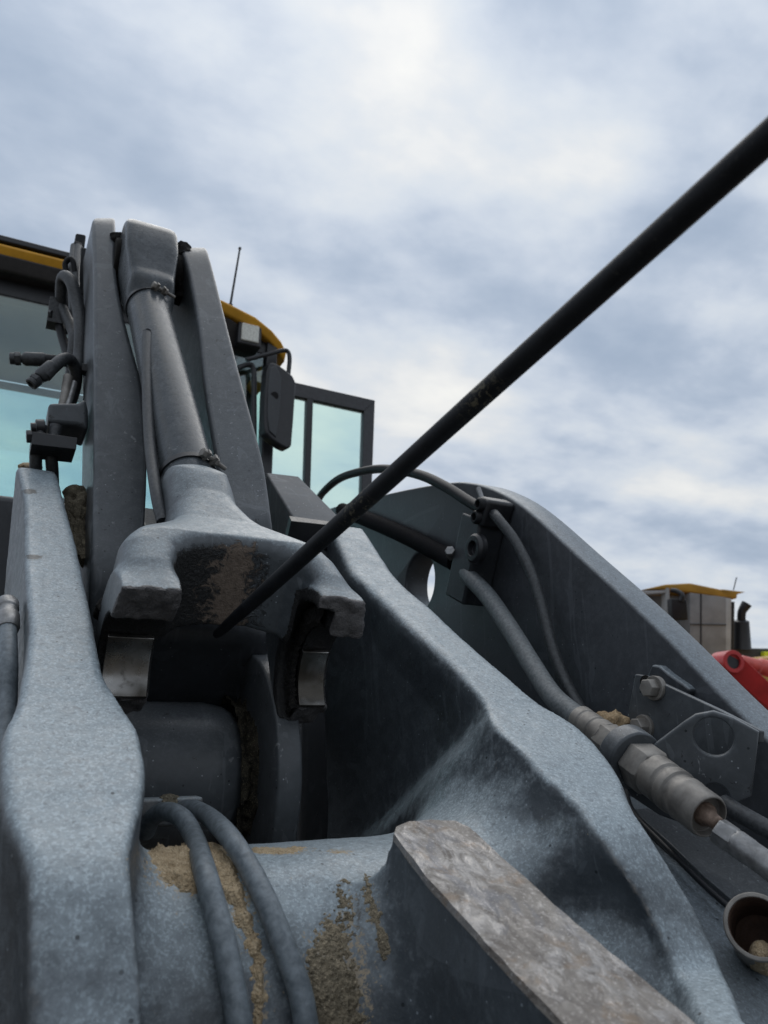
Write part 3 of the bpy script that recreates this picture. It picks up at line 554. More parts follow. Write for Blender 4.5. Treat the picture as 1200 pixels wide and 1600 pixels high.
# clamp bands
def band(c, ax, r, boltdir):
    m = MB(); n = 48; ax = nrm(ax); m.lathe(c - ax * .006, c + ax * .006, [(0, r), (0, r + .0028), (1, r + .0028), (1, r)], 48, cap=False); o = m.build('clamp_band', BLACK, tilt, .0006)
    b = MB(); p = c + nrm(boltdir) * (r + .008); t = nrm(np.cross(ax, boltdir)); b.box(p - t * .012, .012, .006, .02, ax, t, boltdir); b.box(p + t * .004, .012, .006, .02, ax, t, boltdir)
    b.hexa(p - t * .024, p - t * .015, .009); b.cyl(p - t * .02, p + t * .035, .0042, 10); b.hexa(p + t * .007, p + t * .014, .009); b.build('clamp_bolt', DUSTY, o, .001)
    return o
band(T2 + u * .080, u + np.array([.0, -.03, -.12]), TR + .001, nrm(nf + np.array([.62, 0, 0]))); band(T1 + u * .055, u + np.array([0, .03, -.12]), TR + .001, nrm(nf + np.array([.35, 0, 0])))
pts = [at(231, 519, 1.62), at(230, 528, 1.61), at(230, 600, 1.50), at(234, 690, 1.38), at(244, 770, 1.27), at(254, 815, 1.23)]
MB().tube(pts, [.0085, .0105, .0105, .0105, .010, .010], 12).build('grease_line', HOSE, tilt, smooth=60)

# ================================================================== WHEEL LOADER
loader = thing('wheel_loader', (.36, 3.2, -CAMH), 'large wheel loader with yellow cab roof and grey lifting linkage facing the camera', 'wheel loader')
# lever plates (bell crank)
def lever(rowsL, rowsR, ys, ds, back, name='lever_plate'):
    rows = []
    for xl, xr, y, d in zip(rowsL, rowsR, ys, ds):
        l = at(xl, y, d); rows.append((l, onY(xr, y, l[1])))
    L_ = spline([r[0] for r in rows], 4); R_ = spline([r[1] for r in rows], 4)
    m = MB(); m.loft(list(zip(L_, R_)), back); return m
B = np.array([.0, .24, .02])
ysl = [340, 352, 420, 475, 532, 585, 632, 695, 755, 820, 900, 1000, 1080]
dl = np.interp(ysl, [340, 900], [1 / 2.02, 1 / 1.30]); dl = 1 / dl; dl[0] += .03
m = lever([147, 144, 146, 146, 146.5, 147, 147, 147, 146.5, 144, 141, 136, 132], [180, 181, 182, 190, 204, 219, 226, 230, 230, 227, 224, 224, 226], ysl, dl, B)
m.build('lever_plate', LEVER, loader, .012, seg=4)
ysr = [386, 396, 440, 516, 600, 705, 761, 827, 900]; dr = 1 / np.interp(ysr, [386, 827], [1 / 2.0, 1 / 1.36]); dr[0] += .03
m = lever([285, 286, 297, 310, 319, 336, 346, 359, 372], [322, 327, 339, 358, 380, 408.5, 419, 428, 440], ysr, dr, np.array([-.0, .60, .02]))
m.build('lever_plate', LEVER, loader, .020, seg=5)
# boss of the right lever (towards the link) and pin
pc = TOPE.copy(); m = MB(); m.cyl((.145, pc[1] + .03, pc[2]), (.335, pc[1] + .03, pc[2]), .062, 32); m.build('lever_pin', GREASE, loader, .004)
# lower hub of the lever with flange disc
HUB = np.array([.3, 1.33, -.075])
m = MB(); m.lathe((.12, HUB[1], HUB[2]), (.375, HUB[1], HUB[2]), [(0, .118), (.0, .12), (.80, .12), (.93, .114), (1, .104)], 48); m.build('lever_hub', LEVER, loader, .004)
m = MB(); m.lathe((.394, HUB[1], HUB[2]), (.440, HUB[1], HUB[2]), [(0, .19), (.08, .205), (.9, .205), (1, .19)], 56)
m.build('hub_flange', LEVER, loader, .004)
m = MB(); m.prism([(.22, 1.44, -.02), (.22, 1.34, .06), (.22, 1.26, .16), (.22, 1.32, .27), (.22, 1.75, .5), (.22, 1.75, -.02)], (.215, 0, 0)); m.build('lever_neck', ARM, loader, .03, seg=4)
# front frame behind the linkage
m = MB(); m.box((.36, 2.75, -.45), .95, .7, 1.3); m.box((.36, 2.35, -.9), .6, .9, .5); m.build('front_frame', DARK, loader, .03)
m = MB(); m.box((.07, 2.5, .10), .27, .5, 1.05); m.build('tower_plate', DARK, loader, .02)
m = MB(); m.box((.74, 2.2, -.05), .10, .8, .6); m.build('tower_plate', DARK, loader, .02)

# lift arm with pin hole
AX = 1.0; AT = .074
arm_px = [(505, 800), (521, 792), (580, 777), (647, 762), (705, 753), (735, 754), (763, 761), (800, 779), (838, 808), (897, 862), (980, 937), (1044, 999), (1129, 1087), (1200, 1155), (1300, 1250)]
arm = [onX(x, y, AX) for x, y in arm_px]
low = [np.array([AX, arm[-1][1] - .02, -.75]), np.array([AX, 1.2, -.75]), np.array([AX, 2.2, -.35]), np.array([AX, arm[0][1] + .25, -.0]), np.array([AX, arm[0][1] + .22, .6])]
def plate_with_holes(name, outer, holes, th, mat, parent, bev):       # outline and holes as (y, z) points at x = AX
    cu = bpy.data.curves.new(name, 'CURVE'); cu.dimensions = '2D'; cu.fill_mode = 'BOTH'; cu.extrude = th / 2 - bev; cu.bevel_depth = bev; cu.bevel_resolution = 2; cu.offset = -bev
    for pl in [outer] + holes:
        sp_ = cu.splines.new('POLY'); sp_.points.add(len(pl) - 1); sp_.use_cyclic_u = True
        for q, (a, b) in zip(sp_.points, pl): q.co = (a, b, 0, 1)
    o = bpy.data.objects.new('tmp', cu); COL.objects.link(o); me = bpy.data.meshes.new_from_object(o.evaluated_get(bpy.context.evaluated_depsgraph_get())); bpy.data.objects.remove(o)
    n = len(me.vertices); co = np.zeros(n * 3, np.float32); me.vertices.foreach_get('co', co); co = co.reshape(-1, 3)
    w = np.stack([co[:, 2] + AX + th / 2, co[:, 0], co[:, 1] + CAMH], 1); me.vertices.foreach_set('co', w.astype(np.float32).ravel()); me.update(); me.name = name
    bm = bmesh.new(); bm.from_mesh(me); bmesh.ops.remove_doubles(bm, verts=bm.verts, dist=1e-5); bmesh.ops.recalc_face_normals(bm, faces=bm.faces); bm.to_mesh(me); bm.free(); me.materials.clear()
    return link(name, me, mat, parent, smooth=50)
oy = [(p[1], p[2]) for p in spline(arm, 4)] + [(p[1], p[2]) for p in low]
hc = onX(655, 909, AX); hole = [(hc[1] + .078 * math.cos(a), hc[2] + .078 * math.sin(a)) for a in np.linspace(0, 2 * math.pi, 48, endpoint=False)]
plate_with_holes('lift_arm', oy, [hole], AT, ARM, loader, .007)
m = MB(); m.tube([onX(535, 797, AX - .02), onX(575, 812, AX - .02), onX(640, 840, AX - .02), onX(712, 878, AX - .02)], .024, 20); m.build('arm_pipe', simple('matt_black_paint', (.008, .008, .010), .8, 0, .2, 60, .1, None, .08), loader)

# valve block, hose clamp and hoses on the lift arm
def oriented(c, sx, sy, sz, m): # box aligned with the slope of the arm
    t = nrm(onX(1044, 999, AX) - onX(800, 779, AX)); m.box(c, sx, sy, sz, (1, 0, 0), t, np.cross((1, 0, 0), t)); return t
vb = onX(742, 874, AX - .035); bt = nrm(onX(717, 928, AX) - onX(738, 830, AX))
m = MB(); m.box(vb, .07, .20, .085, (1, 0, 0), bt, np.cross((1, 0, 0), bt)); blk = m.build('valve_block', DARK, loader, .006)
m = MB(); p = onX(749, 858, AX - .07); m.lathe(p, p + np.array([-.02, 0, 0]), [(0, .034), (.7, .034), (1, .028), (1, .017), (.4, .015)], 24); m.build('port_plug', BLACK, blk, .001)
m = MB(); p = onX(707, 870, AX - .06); m.hexa(p, p + np.array([-.02, -.02, .01]), .013); m.build('bolt', FIT, blk, .001)
cc = onX(772, 802, AX - .037); m = MB(); m.box(cc, .075, .04, .064, (1, 0, 0), (0, .8, .5), (0, -.5, .8)); clamp = m.build('hose_clamp', BLACK, loader, .008)
for dz in (.016, -.016):
    m = MB(); p = cc + np.array([-.038, -.5 * dz * 1.0, .8 * dz]); m.lathe(p + np.array([.01, 0, 0]), p + np.array([-.012, 0, 0]), [(0, .0155), (.8, .0155), (1, .013), (1, .0085), (.3, .008)], 20); m.build('clamp_bush', RUBBER, clamp, .001)
m = MB(); p = cc + np.array([-.02, 0, .05]); m.cyl(p + np.array([0, 0, -.05]), p + np.array([0, .03, .015]), .006, 10); m.build('bolt', FIT, clamp)
hose('hydraulic_hose', [onX(x, y, X) for x, y, X in ((495, 785, 1.05), (506, 768, 1.0), (534, 746, .98), (580, 734, .97), (617, 734, .965), (659, 743, .96), (697, 761, .955), (730, 782, .95), (752, 795, .945), (768, 805, .945))], .0135, RUBBER, loader)
hose('hydraulic_hose', [onX(x, y, X) for x, y, X in ((772, 803, .945), (779, 812, .94), (805, 846, .95), (830, 896, .955), (847, 950, .955), (863, 1012, .95), (884, 1067, .95), (909, 1112, .95), (940, 1160, .95))], .0115, HOSE, loader)
hose('hydraulic_hose', [onX(x, y, X) for x, y, X in ((728, 893, .95), (736, 904, .94), (763, 933, .93), (797, 983, .91), (830, 1037, .885), (863, 1087, .86), (897, 1117, .845), (918, 1134, .835))], [.019, .019, .0195, .019, .0185, .018, .018], HOSED, loader)
# quick coupling through its ring bracket
CA = onX(905, 1122, .84); CB = onX(1112, 1280, .80); dC = nrm(CB - CA); LC = np.linalg.norm(CB - CA)
def fr(t): return CA + dC * LC * t
m = MB(); m.lathe(fr(0), fr(.26), [(0, .0185), (.05, .022), (.25, .022), (.27, .0205), (.34, .0205), (.36, .0225), (.62, .0225), (.64, .021), (.72, .021), (.74, .024), (1, .024)], 28); coup = m.build('hose_coupling', DUSTY, loader, .001)
m = MB(); m.hexa(fr(.24), fr(.36), .0265); m.build('hex_nut', DUSTY, coup, .001)
m = MB(); m.hexa(fr(.50), fr(.63), .0335); m.build('hex_nut', DUSTY, coup, .001)
m = MB(); m.lathe(fr(.60), fr(1.0), [(0, .026), (.10, .0295), (.28, .0295), (.30, .0265), (.35, .0265), (.37, .030), (.47, .030), (.49, .0268), (.56, .0268), (.60, .0290), (.66, .0290), (.68, .0280), (.92, .0280), (.96, .0265), (.965, .0245), (.88, .0235), (.88, .001)], 40); m.build('coupling_body', DUSTY, coup, .0007)
m = MB(); m.lathe(fr(.86), fr(1.0), [(0, .0225), (.25, .0215), (.3, .0150), (.8, .0145), (1.0, .0095), (1.28, .0085), (1.36, .004), (1.37, .001)], 32); m.build('nipple', RUSTY, coup, .0005)
# bracket: bolted back leg and ring leg
BX = .93
bk = [onX(x, y, BX) for x, y in ((992, 1053), (1010, 1056), (1123, 1109), (1188, 1142), (1186, 1160), (1120, 1185), (1021, 1160), (976, 1141))]
m = MB(); m.prism(bk, (.010, 0, 0)); brk_o = m.build('coupling_bracket', LEVER, loader, .002)
rp = fr(.44); rn = nrm(np.cross(onX(1186, 1143, BX - .004) - rp, np.array([0, -.25, 1.]))); rn = rn if np.dot(rn, dC) > 0 else -rn
front_px = [(968, 1206), (975, 1188), (992, 1177), (1013, 1169), (1070, 1126), (1087, 1115), (1115, 1110), (1146, 1121), (1186, 1143), (1174, 1243), (1146, 1254), (1132, 1278), (1085, 1292), (1030, 1272), (985, 1242)]
RP = [onP(x, y, rp, rn) for x, y in front_px]
# front plate with a big and a small round opening: built on a 2D frame
e1 = nrm(RP[7] - RP[2]); e2 = nrm(np.cross(rn, e1)); e1 = np.cross(e2, rn)
def to2(p): return (float(np.dot(p - rp, e1)), float(np.dot(p - rp, e2)))
def plate2d(name, outer, holes, th, bev, mat, parent):
    cu = bpy.data.curves.new(name, 'CURVE'); cu.dimensions = '2D'; cu.fill_mode = 'BOTH'; cu.extrude = th / 2 - bev; cu.bevel_depth = bev; cu.bevel_resolution = 2; cu.offset = -bev
    for pl in [outer] + holes:
        q_ = cu.splines.new('POLY'); q_.points.add(len(pl) - 1); q_.use_cyclic_u = True
        for q, (a, b) in zip(q_.points, pl): q.co = (a, b, 0, 1)
    o = bpy.data.objects.new('tmp', cu); COL.objects.link(o); me = bpy.data.meshes.new_from_object(o.evaluated_get(bpy.context.evaluated_depsgraph_get())); bpy.data.objects.remove(o)
    for v in me.vertices: v.co = Vector(rp + e1 * v.co.x + e2 * v.co.y + rn * v.co.z) + Vector((0, 0, CAMH))
    bm = bmesh.new(); bm.from_mesh(me); bmesh.ops.remove_doubles(bm, verts=bm.verts, dist=1e-5); bmesh.ops.recalc_face_normals(bm, faces=bm.faces); bm.to_mesh(me); bm.free(); me.materials.clear()
    return link(name, me, mat, parent, smooth=50)
def circ(px, py, r, n=36): c = to2(onP(px, py, rp, rn)); return [(c[0] + r * math.cos(a), c[1] + r * math.sin(a)) for a in np.linspace(0, 2 * math.pi, n, endpoint=False)]
plate2d('ring_plate', [to2(p) for p in RP], [circ(1115, 1150, .0255), circ(1118, 1243, .017)], .014, .003, LEVER, brk_o)
m = MB(); m.lathe(fr(.39), fr(.50), [(0, .040), (.1, .0425), (.9, .0425), (1, .040)], 36); m.build('collar_ring', LEVER, brk_o, .001)
for x, y in ((1019, 1075), (1002, 1136)):
    p = onX(x, y, BX - .008); m = MB(); m.cyl(p + np.array([.012, 0, 0]), p + np.array([.002, 0, 0]), .019, 24); m.hexa(p + np.array([.004, 0, 0]), p + np.array([-.014, 0, 0]), .0145); m.build('bolt', DUSTY, brk_o, .001)
p = onX(1008, 1066, BX - .001); m = MB(); m.cyl(p, p + np.array([.002, 0, 0]), .011, 20); m.build('slot_shade', GREASE, brk_o)  # flat dark disc stands in for the shade in the slot hole
lug = [onX(x, y, .985) for x, y in ((1010, 1058), (1018, 1038), (1030, 1040), (1044, 1052), (1070, 1070), (1078, 1078), (1070, 1090), (1040, 1080))]; m = MB(); m.prism(lug, (.03, 0, 0)); m.build('bracket_lug', ARM, loader, .004)
# lower end of the arm, outside of the right cheek
def low_z(y): return np.interp(y, [.2, .56, .80, 1.05, 1.4], [-.46, -.335, -.185, -.08, .04])
m = MB(); rows = []
for y in (.2, .4, .56, .68, .80, .92, 1.05, 1.4): rows.append((np.array([np.interp(y, [.2, .56, .8], [.56, .61, .69]), y, low_z(y)]), np.array([1.0, y, low_z(y)])))
m.loft(rows, (0, .1, -.3)); m.build('arm_foot', ARM, loader, .01)
def onL(x, y, off):
    r = ray(x, y); t = np.linspace(.4, 1.8, 3000); P = r[None] * t[:, None]; q = P[:, 2] - low_z(P[:, 1]) - off; i = np.where(np.sign(q[1:]) != np.sign(q[:-1]))[0]; return P[i[-1]] if len(i) else r * .9
fb = [onL(x, y, .018) for x, y in ((987, 1264), (1010, 1262), (1080, 1290), (1150, 1330), (1205, 1368), (1230, 1390), (1230, 1430), (1150, 1411), (1100, 1368), (1050, 1320))]
m = MB(); m.prism(fb, (0, .006, -.02)); m.build('flat_bar', LEVER, loader, .002)
hose('control_cable', [onL(x, y, .02) for x, y in ((978, 1232), (984, 1258), (1000, 1282), (1030, 1313), (1062, 1345), (1095, 1378), (1128, 1408), (1150, 1425))], .0042, BLACK, loader, n=8)
pp = at(1183, 1447, .80); pd = nrm(-pp + np.array([.10, .0, .1])); pd = nrm(nrm(-pp) + np.array([-.10, -.05, .22]))
m = MB(); m.lathe(pp - pd * .11, pp, [(0, .031), (.9, .031), (.98, .0335), (1, .0325), (1, .0285), (.12, .0282), (.11, .001)], 40, cap=False); cupo = m.build('pipe_socket', DUSTY, loader, .0006)
m = MB(); m.lathe(pp - pd * .09, pp - pd * .003, [(0, .001), (0, .0275), (1, .0285), (1, .0280), (.02, .0268), (.02, .001)], 36, cap=False); m.build('socket_lining', simple('brown_rust', (.075, .042, .028), .8, 0, .4, 60, .5), cupo)
m = MB(); n = 20; gd = nrm(np.array([0, 0, -1.]) - pd * (-pd[2])); m.tube([pp - pd * .085 + gd * .020, pp - pd * .05 + gd * .021, pp - pd * .022 + gd * .0225, pp - pd * .008 + gd * .026], [.014, .013, .011, .004], 14); co = np.array(m.v); m.v = [tuple(c) for c in co + (vnoise(co, 160, 51) * .004)[:, None] * np.array([.3, -.3, 1])]; 
so_ = m.build('sand', SAND, None); tag(so_, 'sand caught inside the round pipe socket at the lower right', 'sand', None, 'stuff')
hp = [at(1105, 1285, .92), at(1120, 1296, .91)]; hd = nrm(at(1190, 1345, .86) - at(1120, 1296, .90)); q0 = at(1120, 1296, .90)
m = MB(); m.hexa(q0, q0 + hd * .022, .0165); m.lathe(q0 + hd * .02, q0 + hd * .088, [(0, .0145), (.08, .0158), (.3, .0155), (.35, .0150), (.6, .0150), (.65, .0156), (.92, .0156), (1, .0145)], 28); ho = m.build('hose_fitting', FIT, loader, .0008)
m = MB(); m.tube([q0 + hd * .08, q0 + hd * .12, q0 + hd * .2], .015, 14); m.build('hydraulic_hose', HOSEG, loader)
hose('hydraulic_hose', [at(1130, 1255, 1.0), at(1150, 1268, .98), at(1180, 1285, .96), at(1215, 1305, .94)], .012, HOSE, loader)

# hoses and fittings beside the left lever plate
ZX = 2.0
def z_(x, y, d=ZX): return at(x, y, d)
CL = loader
hose('hydraulic_hose', [z_(x, y, d) for x, y, d in ((98, 520, 2.15), (96, 470, 2.1), (97, 440, 2.08), (103, 432, 2.06), (113, 445, 2.04), (122, 480, 2.02), (126, 520, 1.98), (124, 560, 1.95), (118, 590, 1.9))], .0165, HOSE, CL)
hose('hydraulic_hose', [z_(x, y, d) for x, y, d in ((96, 480, 2.1), (104, 497, 2.08), (113, 515, 2.05), (116, 530, 2.02), (113, 560, 2.0))], .015, HOSE, CL)
hose('hydraulic_hose', [z_(x, y, d) for x, y, d in ((103, 425, 2.2), (102, 412, 2.2), (108, 405, 2.2), (114, 408, 2.2), (118, 430, 2.2))], .008, RUBBER, CL)
hose('hydraulic_hose', [z_(x, y, d) for x, y, d in ((91, 500, 2.1), (98, 530, 2.06), (108, 560, 2.0), (116, 580, 1.95))], .012, RUBBER, CL)
hose('hydraulic_hose', [z_(x, y, d) for x, y, d in ((60, 561, 1.85), (85, 563, 1.85), (108, 567, 1.88), (118, 585, 1.9), (112, 610, 1.9), (104, 640, 1.9), (95, 680, 1.88))], .0135, RUBBER, CL)
hose('hydraulic_hose', [z_(x, y, d) for x, y, d in ((70, 588, 1.72), (85, 572, 1.74), (100, 561, 1.77), (112, 565, 1.8), (119, 585, 1.82), (116, 610, 1.84), (106, 640, 1.85))], .0145, HOSE, CL)
def hose_end(p, q, mat=FIT):
    p = np.array(p); q = np.array(q); d = nrm(q - p); L_ = np.linalg.norm(q - p); m = MB(); m.lathe(p, p + d * L_ * .65, [(0, .0145), (.1, .017), (.85, .017), (1, .013)], 16); m.cyl(p + d * L_ * .6, p + d * L_ * .72, .010, 14)
    m.hexa(p + d * L_ * .70, p + d * L_ * .86, .0165); m.lathe(p + d * L_ * .86, p + d * L_, [(0, .0145), (.9, .0145), (1, .013), (1, .008), (.5, .008)], 14); return m.build('hose_end', mat, CL, .0008)
hose_end(z_(72, 562, 1.85), z_(15, 560, 1.82), HOSE); hose_end(z_(84, 571, 1.74), z_(48, 601, 1.70), HOSE)
m = MB(); m.box(z_(87, 491, 2.1), .04, .05, .075); m.hexa(z_(82, 491, 2.07), z_(77, 491, 2.07), .012); m.build('hose_clamp', HOSE, CL, .004)
m = MB(); m.box(z_(122, 397, 2.35), .03, .06, .11, (1, 0, .1)); m.box(z_(117, 415, 2.3), .025, .05, .14); m.box(z_(126, 430, 2.3), .03, .06, .16); m.build('pipe_stack', RUBBER, CL, .006)
for x in (118, 112):
    hose('hydraulic_pipe', [z_(x + 4, 385, 2.3), z_(x, 430, 2.2), z_(x + 2, 500, 2.12), z_(x - 2, 560, 2.05), z_(x - 6, 625, 2.0)], .011, HOSE, CL)
# arm bracket on the lever side, then a clamp plate and a dark bar with bolt
m = MB(); P = [onY(x, y, 1.62) for x, y in ((76, 629), (122, 629), (134, 622), (138, 640), (138, 672), (120, 664), (74, 660))]; m.prism(P, (0, .12, 0)); m.build('side_bracket', LEVER, CL, .008, seg=3)
m = MB(); P = [onY(x, y, 1.55) for x, y in ((50, 674), (121, 684), (119, 702), (49, 694))]; m.prism(P, (0, .09, 0)); m.hexa(onY(50, 682, 1.56), onY(41, 682, 1.56), .013); m.build('clamp_plate', BLACK, CL, .003)
m = MB(); m.cyl(onY(56, 668, 1.62), onY(70, 668, 1.62), .017, 16); m.cyl(onY(48, 668, 1.6), onY(56, 668, 1.6), .010, 12); m.build('pipe_union', BLACK, CL, .001)
for x0, x1 in ((57, 56), (80, 82)):
    hose('hydraulic_pipe', [onY(x0 + 8, 665, 1.62), onY(x0, 700, 1.62), onY(x1, 740, 1.64), onY(x1 + 2, 800, 1.7)], .0125, HOSE, CL)
hose('hydraulic_pipe', [onY(106, 588, 1.74), onY(101, 620, 1.72), onY(94, 645, 1.70), onY(84, 664, 1.66)], .010, DUSTY, CL); hose('hydraulic_pipe', [onY(116, 598, 1.74), onY(110, 620, 1.72), onY(104, 640, 1.70)], .007, FIT, CL)
m = MB(); m.box(onY(134, 578, 1.8), .02, .03, .02); m.build('pipe_tie', BLACK, CL, .002)
# hose along the outside of the left cheek
hose('hydraulic_hose', [at(10, 940, 1.05), at(11, 985, 1.0), at(12, 1040, .95), at(10, 1100, .92), at(4, 1200, .85)], .0125, HOSEG, CL)
m = MB(); q0 = at(11, 940, 1.05); q1 = at(11, 985, 1.0); m.lathe(q0, q1, [(0, .0125), (.1, .0155), (.3, .0155), (.34, .0135), (.5, .0135), (.54, .016), (.9, .016), (1, .014)], 18); m.build('hose_end', FIT, CL, .0006)
# cab
CY = 3.45; X0, X1 = -.45, 1.16; ZR = 2.05
roof = MB(); rows_t = []
xs = np.array([-.52, -.40, -.15, .2, .55, .80, .98, 1.08, 1.14, 1.17, 1.18]); 
def roofp(x): return np.interp(x, [-.6, .55, .80, .98, 1.08, 1.14, 1.18], [2.075, 2.075, 2.07, 2.035, 2.0, 1.965, 1.92])
V2 = []; F2 = []
for x in xs:
    zt = roofp(x); zb = zt - .046; yf = CY - .10 + .10 * max(0, (x - .8) / .38) ** 2
    V2 += [(x, yf, zt), (x, yf + .25, zt + .10), (x, CY + 1.3, zt + .10), (x, CY + 1.3, zb), (x, yf + .03, zb), ]
for i in range(len(xs) - 1):
    for k in range(5): F2.append((5 * i + k, 5 * i + (k + 1) % 5, 5 * i + 5 + (k + 1) % 5, 5 * i + 5 + k))
F2 += [(0, 1, 2, 3, 4), tuple(5 * (len(xs) - 1) + k for k in (4, 3, 2, 1, 0))]
roof.add(V2, F2); roof_o = roof.build('cab_roof', YELLOW, loader, .012, 40)
m = MB(); m.box((.10, CY - .02, 2.105), 1.2, .16, .03); m.build('roof_trim', BLACK, roof_o, .006)
m = MB(); P = [(x, CY + .02 + .04 * max(0, (x - .8)), 0) for x in (-.45, 1.09)]
m.prism([(-.50, CY - .085, 2.038), (.62, CY - .085, 2.034), (.86, CY - .055, 2.005), (1.02, CY + .0, 1.97), (1.10, CY + .06, 1.90), (1.02, CY + .05, 1.83), (.80, CY + .0, 1.83), (.4, CY - .05, 1.97), (-.50, CY - .06, 1.97)], (0, 1.1, 0)); m.build('roof_lining', simple('dark_roof_lining', (.020, .017, .016), .6), roof_o, .01)
# cab frame: pillars, header, sill, ceiling
cab = MB()
for x in (X0 + .03, X1 - .09): cab.prism([(x, CY, 1.96), (x + .06, CY, 1.96), (x + .06, CY - .0, .10), (x, CY - .0, .10)], (0, .08, 0))
for x in (X0 + .03, X1 - .09): cab.box((x + .03, CY + 1.12, 1.0), .07, .07, 1.9)
cab.box((.355, CY + .06, 1.94), 1.5, .08, .10); cab.box((.355, CY + .58, 1.955), 1.5, 1.05, .03); cab.box((.355, CY + .05, .06), 1.5, .12, .14); cab.box((.355, CY + 1.12, .1), 1.5, .08, .16)
cab.box((.355, CY + .8, -.02), 1.55, 1.5, .06)
cab_o = cab.build('cab_frame', BLACK, loader, .008)
def pane(name, P, mat, parent, th=.006):
    m = MB(); P = [np.array(p, float) for p in P]; n = nrm(np.cross(P[1] - P[0], P[2] - P[0])); m.prism(P, n * th); return m.build(name, mat, parent, 0)
pane('windscreen', [(X0 + .1, CY + .03, .15), (X1 - .1, CY + .03, .15), (X1 - .1, CY + .03, 1.90), (X0 + .1, CY + .03, 1.90)], GLASS, cab_o)
pane('rear_window', [(X0 + .1, CY + 1.12, .20), (X1 - .1, CY + 1.12, .20), (X1 - .1, CY + 1.12, 1.90), (X0 + .1, CY + 1.12, 1.90)], GLASS, cab_o)
m = MB(); m.box((.355, CY + 1.12, 1.918), 1.4, .04, .04); m.build('rear_header', DARK, cab_o, .01)
m = MB(); m.box((.30, CY + .85, .35), .5, .5, .16); m.box((.30, CY + 1.05, .72), .46, .14, .75, (1, 0, 0), (0, 1, .15), (0, -.15, 1)); m.box((.30, CY + 1.08, 1.18), .26, .1, .2); m.build('seat', BLACK, loader, .05, seg=4)
m = MB(); c = np.array([.12, CY + .42, .62]); 
m.tube([c + np.array([.19 * math.cos(a), -.08 * math.sin(a), .17 * math.sin(a)]) for a in np.linspace(0, 2 * math.pi, 25)], .016, 10, sm=2); m.cyl(c, c + np.array([0, .10, -.5]), .03, 12); m.box(c, .3, .02, .03); m.build('steering_wheel', BLACK, loader)
# work light
wl = onY(388, 525, CY - .02); m = MB(); m.box(wl + np.array([0, .03, 0]), .125, .12, .135); wlo = m.build('work_light', BLACK, loader, .01)
m = MB(); m.box(wl + np.array([0, -.03, 0]), .092, .02, .098); m.build('lens', LENS, wlo, .006)
# antenna, mirror, grab rail
a0 = onY(359.5, 476, CY + .05); a1 = onY(375, 387, CY + .05); m = MB(); m.lathe(a0 - np.array([0, 0, .02]), a1, [(0, .012), (.06, .012), (.07, .0065), (.9, .005), (.97, .005), (.975, .008), (1, .008)], 10); m.build('antenna', BLACK, loader)
MY = CY - .12
m = MB(); m.tube([onY(x, y, MY + .05) for x, y in ((385, 562), (420, 553), (443, 547.5), (450, 550), (452.5, 560), (451, 580), (448, 605), (445, 630))], .0115, 10); mr = m.build('mirror_arm', BLACK, loader, label=None)
prof_m = [(427, 566), (421, 567), (417, 580), (414, 620), (413, 660), (415, 676), (424, 686), (440, 697), (450, 701.5), (456, 697), (459, 660), (462, 615), (463, 598), (458, 587), (446, 577), (436, 570)]
m = MB(); P = [onY(x, y, MY) for x, y in prof_m]; m.prism(P, (-.012, .06, 0)); m.build('mirror_shell', BLACK, mr, .022, seg=4)
m = MB(); P = [onY(x, y, MY) for x, y in ((421, 575), (431, 572), (439, 590), (437, 640), (431, 684), (420, 674), (417, 650), (418, 600))]; m.prism(P, (0, -.008, 0)); m.build('mirror_cover', DARK, mr, .006)
m = MB(); m.cyl(onY(429, 618, MY - .012), onY(429, 618, MY + .03), .02, 16); m.build('mirror_pivot', BLACK, mr, .001)
hose('grab_rail', [onY(x, y, CY - .02) for x, y in ((372, 576), (380, 572), (391, 570), (395.5, 576), (397, 590), (397, 620), (397, 660), (397, 720))], .014, BLACK, loader)
# opened door
DY = 4.0
def dpx(l): return [onY(x, y, DY) for x, y in l]
dcols = {}
m = MB(); O = [(382, 579.5), (586, 625.5), (580.5, 776), (578.5, 830), (376, 800)]; I = [(398, 605), (569, 642), (565, 775), (562.5, 815), (394, 790)]
def ring(m, O, I, th):
    Ov, Iv = dpx(O), dpx(I); n = len(O)
    for i in range(n): j = (i + 1) % n; m.prism([Ov[i], Ov[j], Iv[j], Iv[i]], (0, th, 0))
ring(m, O, I, .05); door = m.build('cab_door', simple('door_frame_black', (.030, .031, .036), .45), loader, .003)
m = MB(); m.prism(dpx([(480, 621), (489.5, 623), (484, 800), (475, 800)]), (0, .045, 0)); m.build('door_mullion', BLACK, door, .002)
for q in ([(396, 604), (482, 622), (477, 800), (392, 790)], [(488, 624), (571, 642), (564, 816), (482, 802)]):
    m = MB(); m.prism([p + np.array([0, .018, 0]) for p in dpx(q)], (0, .006, 0)); m.build('pane', GLASSD, door)
m = MB(); m.prism(dpx([(404, 690), (411, 692), (411, 712), (404, 710)]), (0, -.03, 0)); m.build('door_handle', simple('dark_red_plastic', (.06, .02, .018), .4), door, .004)
# rear body of the loader
m = MB(); m.box((.36, 6.2, -.15), 1.7, 2.6, .9); m.build('rear_hood', YELLOW, loader, .06)
for x in (-.75, 1.47):
    for y in (2.9, 6.0):
        m = MB(); m.lathe((x - .28, y, -.70), (x + .28, y, -.70), [(0, .40), (0, .62), (.1, .70), (.9, .70), (1, .62), (1, .40)], 40); wh = m.build('wheel', RUBBER, loader, .02)
        m = MB(); m.lathe((x - .25, y, -.70), (x + .25, y, -.70), [(0, .1), (0, .40), (.3, .36), (.7, .36), (1, .40), (1, .1)], 32); m.build('rim', YELLOW, wh, .004)
m = MB(); m.box((.36, 4.6, -.45), .9, 3.4, .4); m.build('rear_frame', DARK, loader, .03)

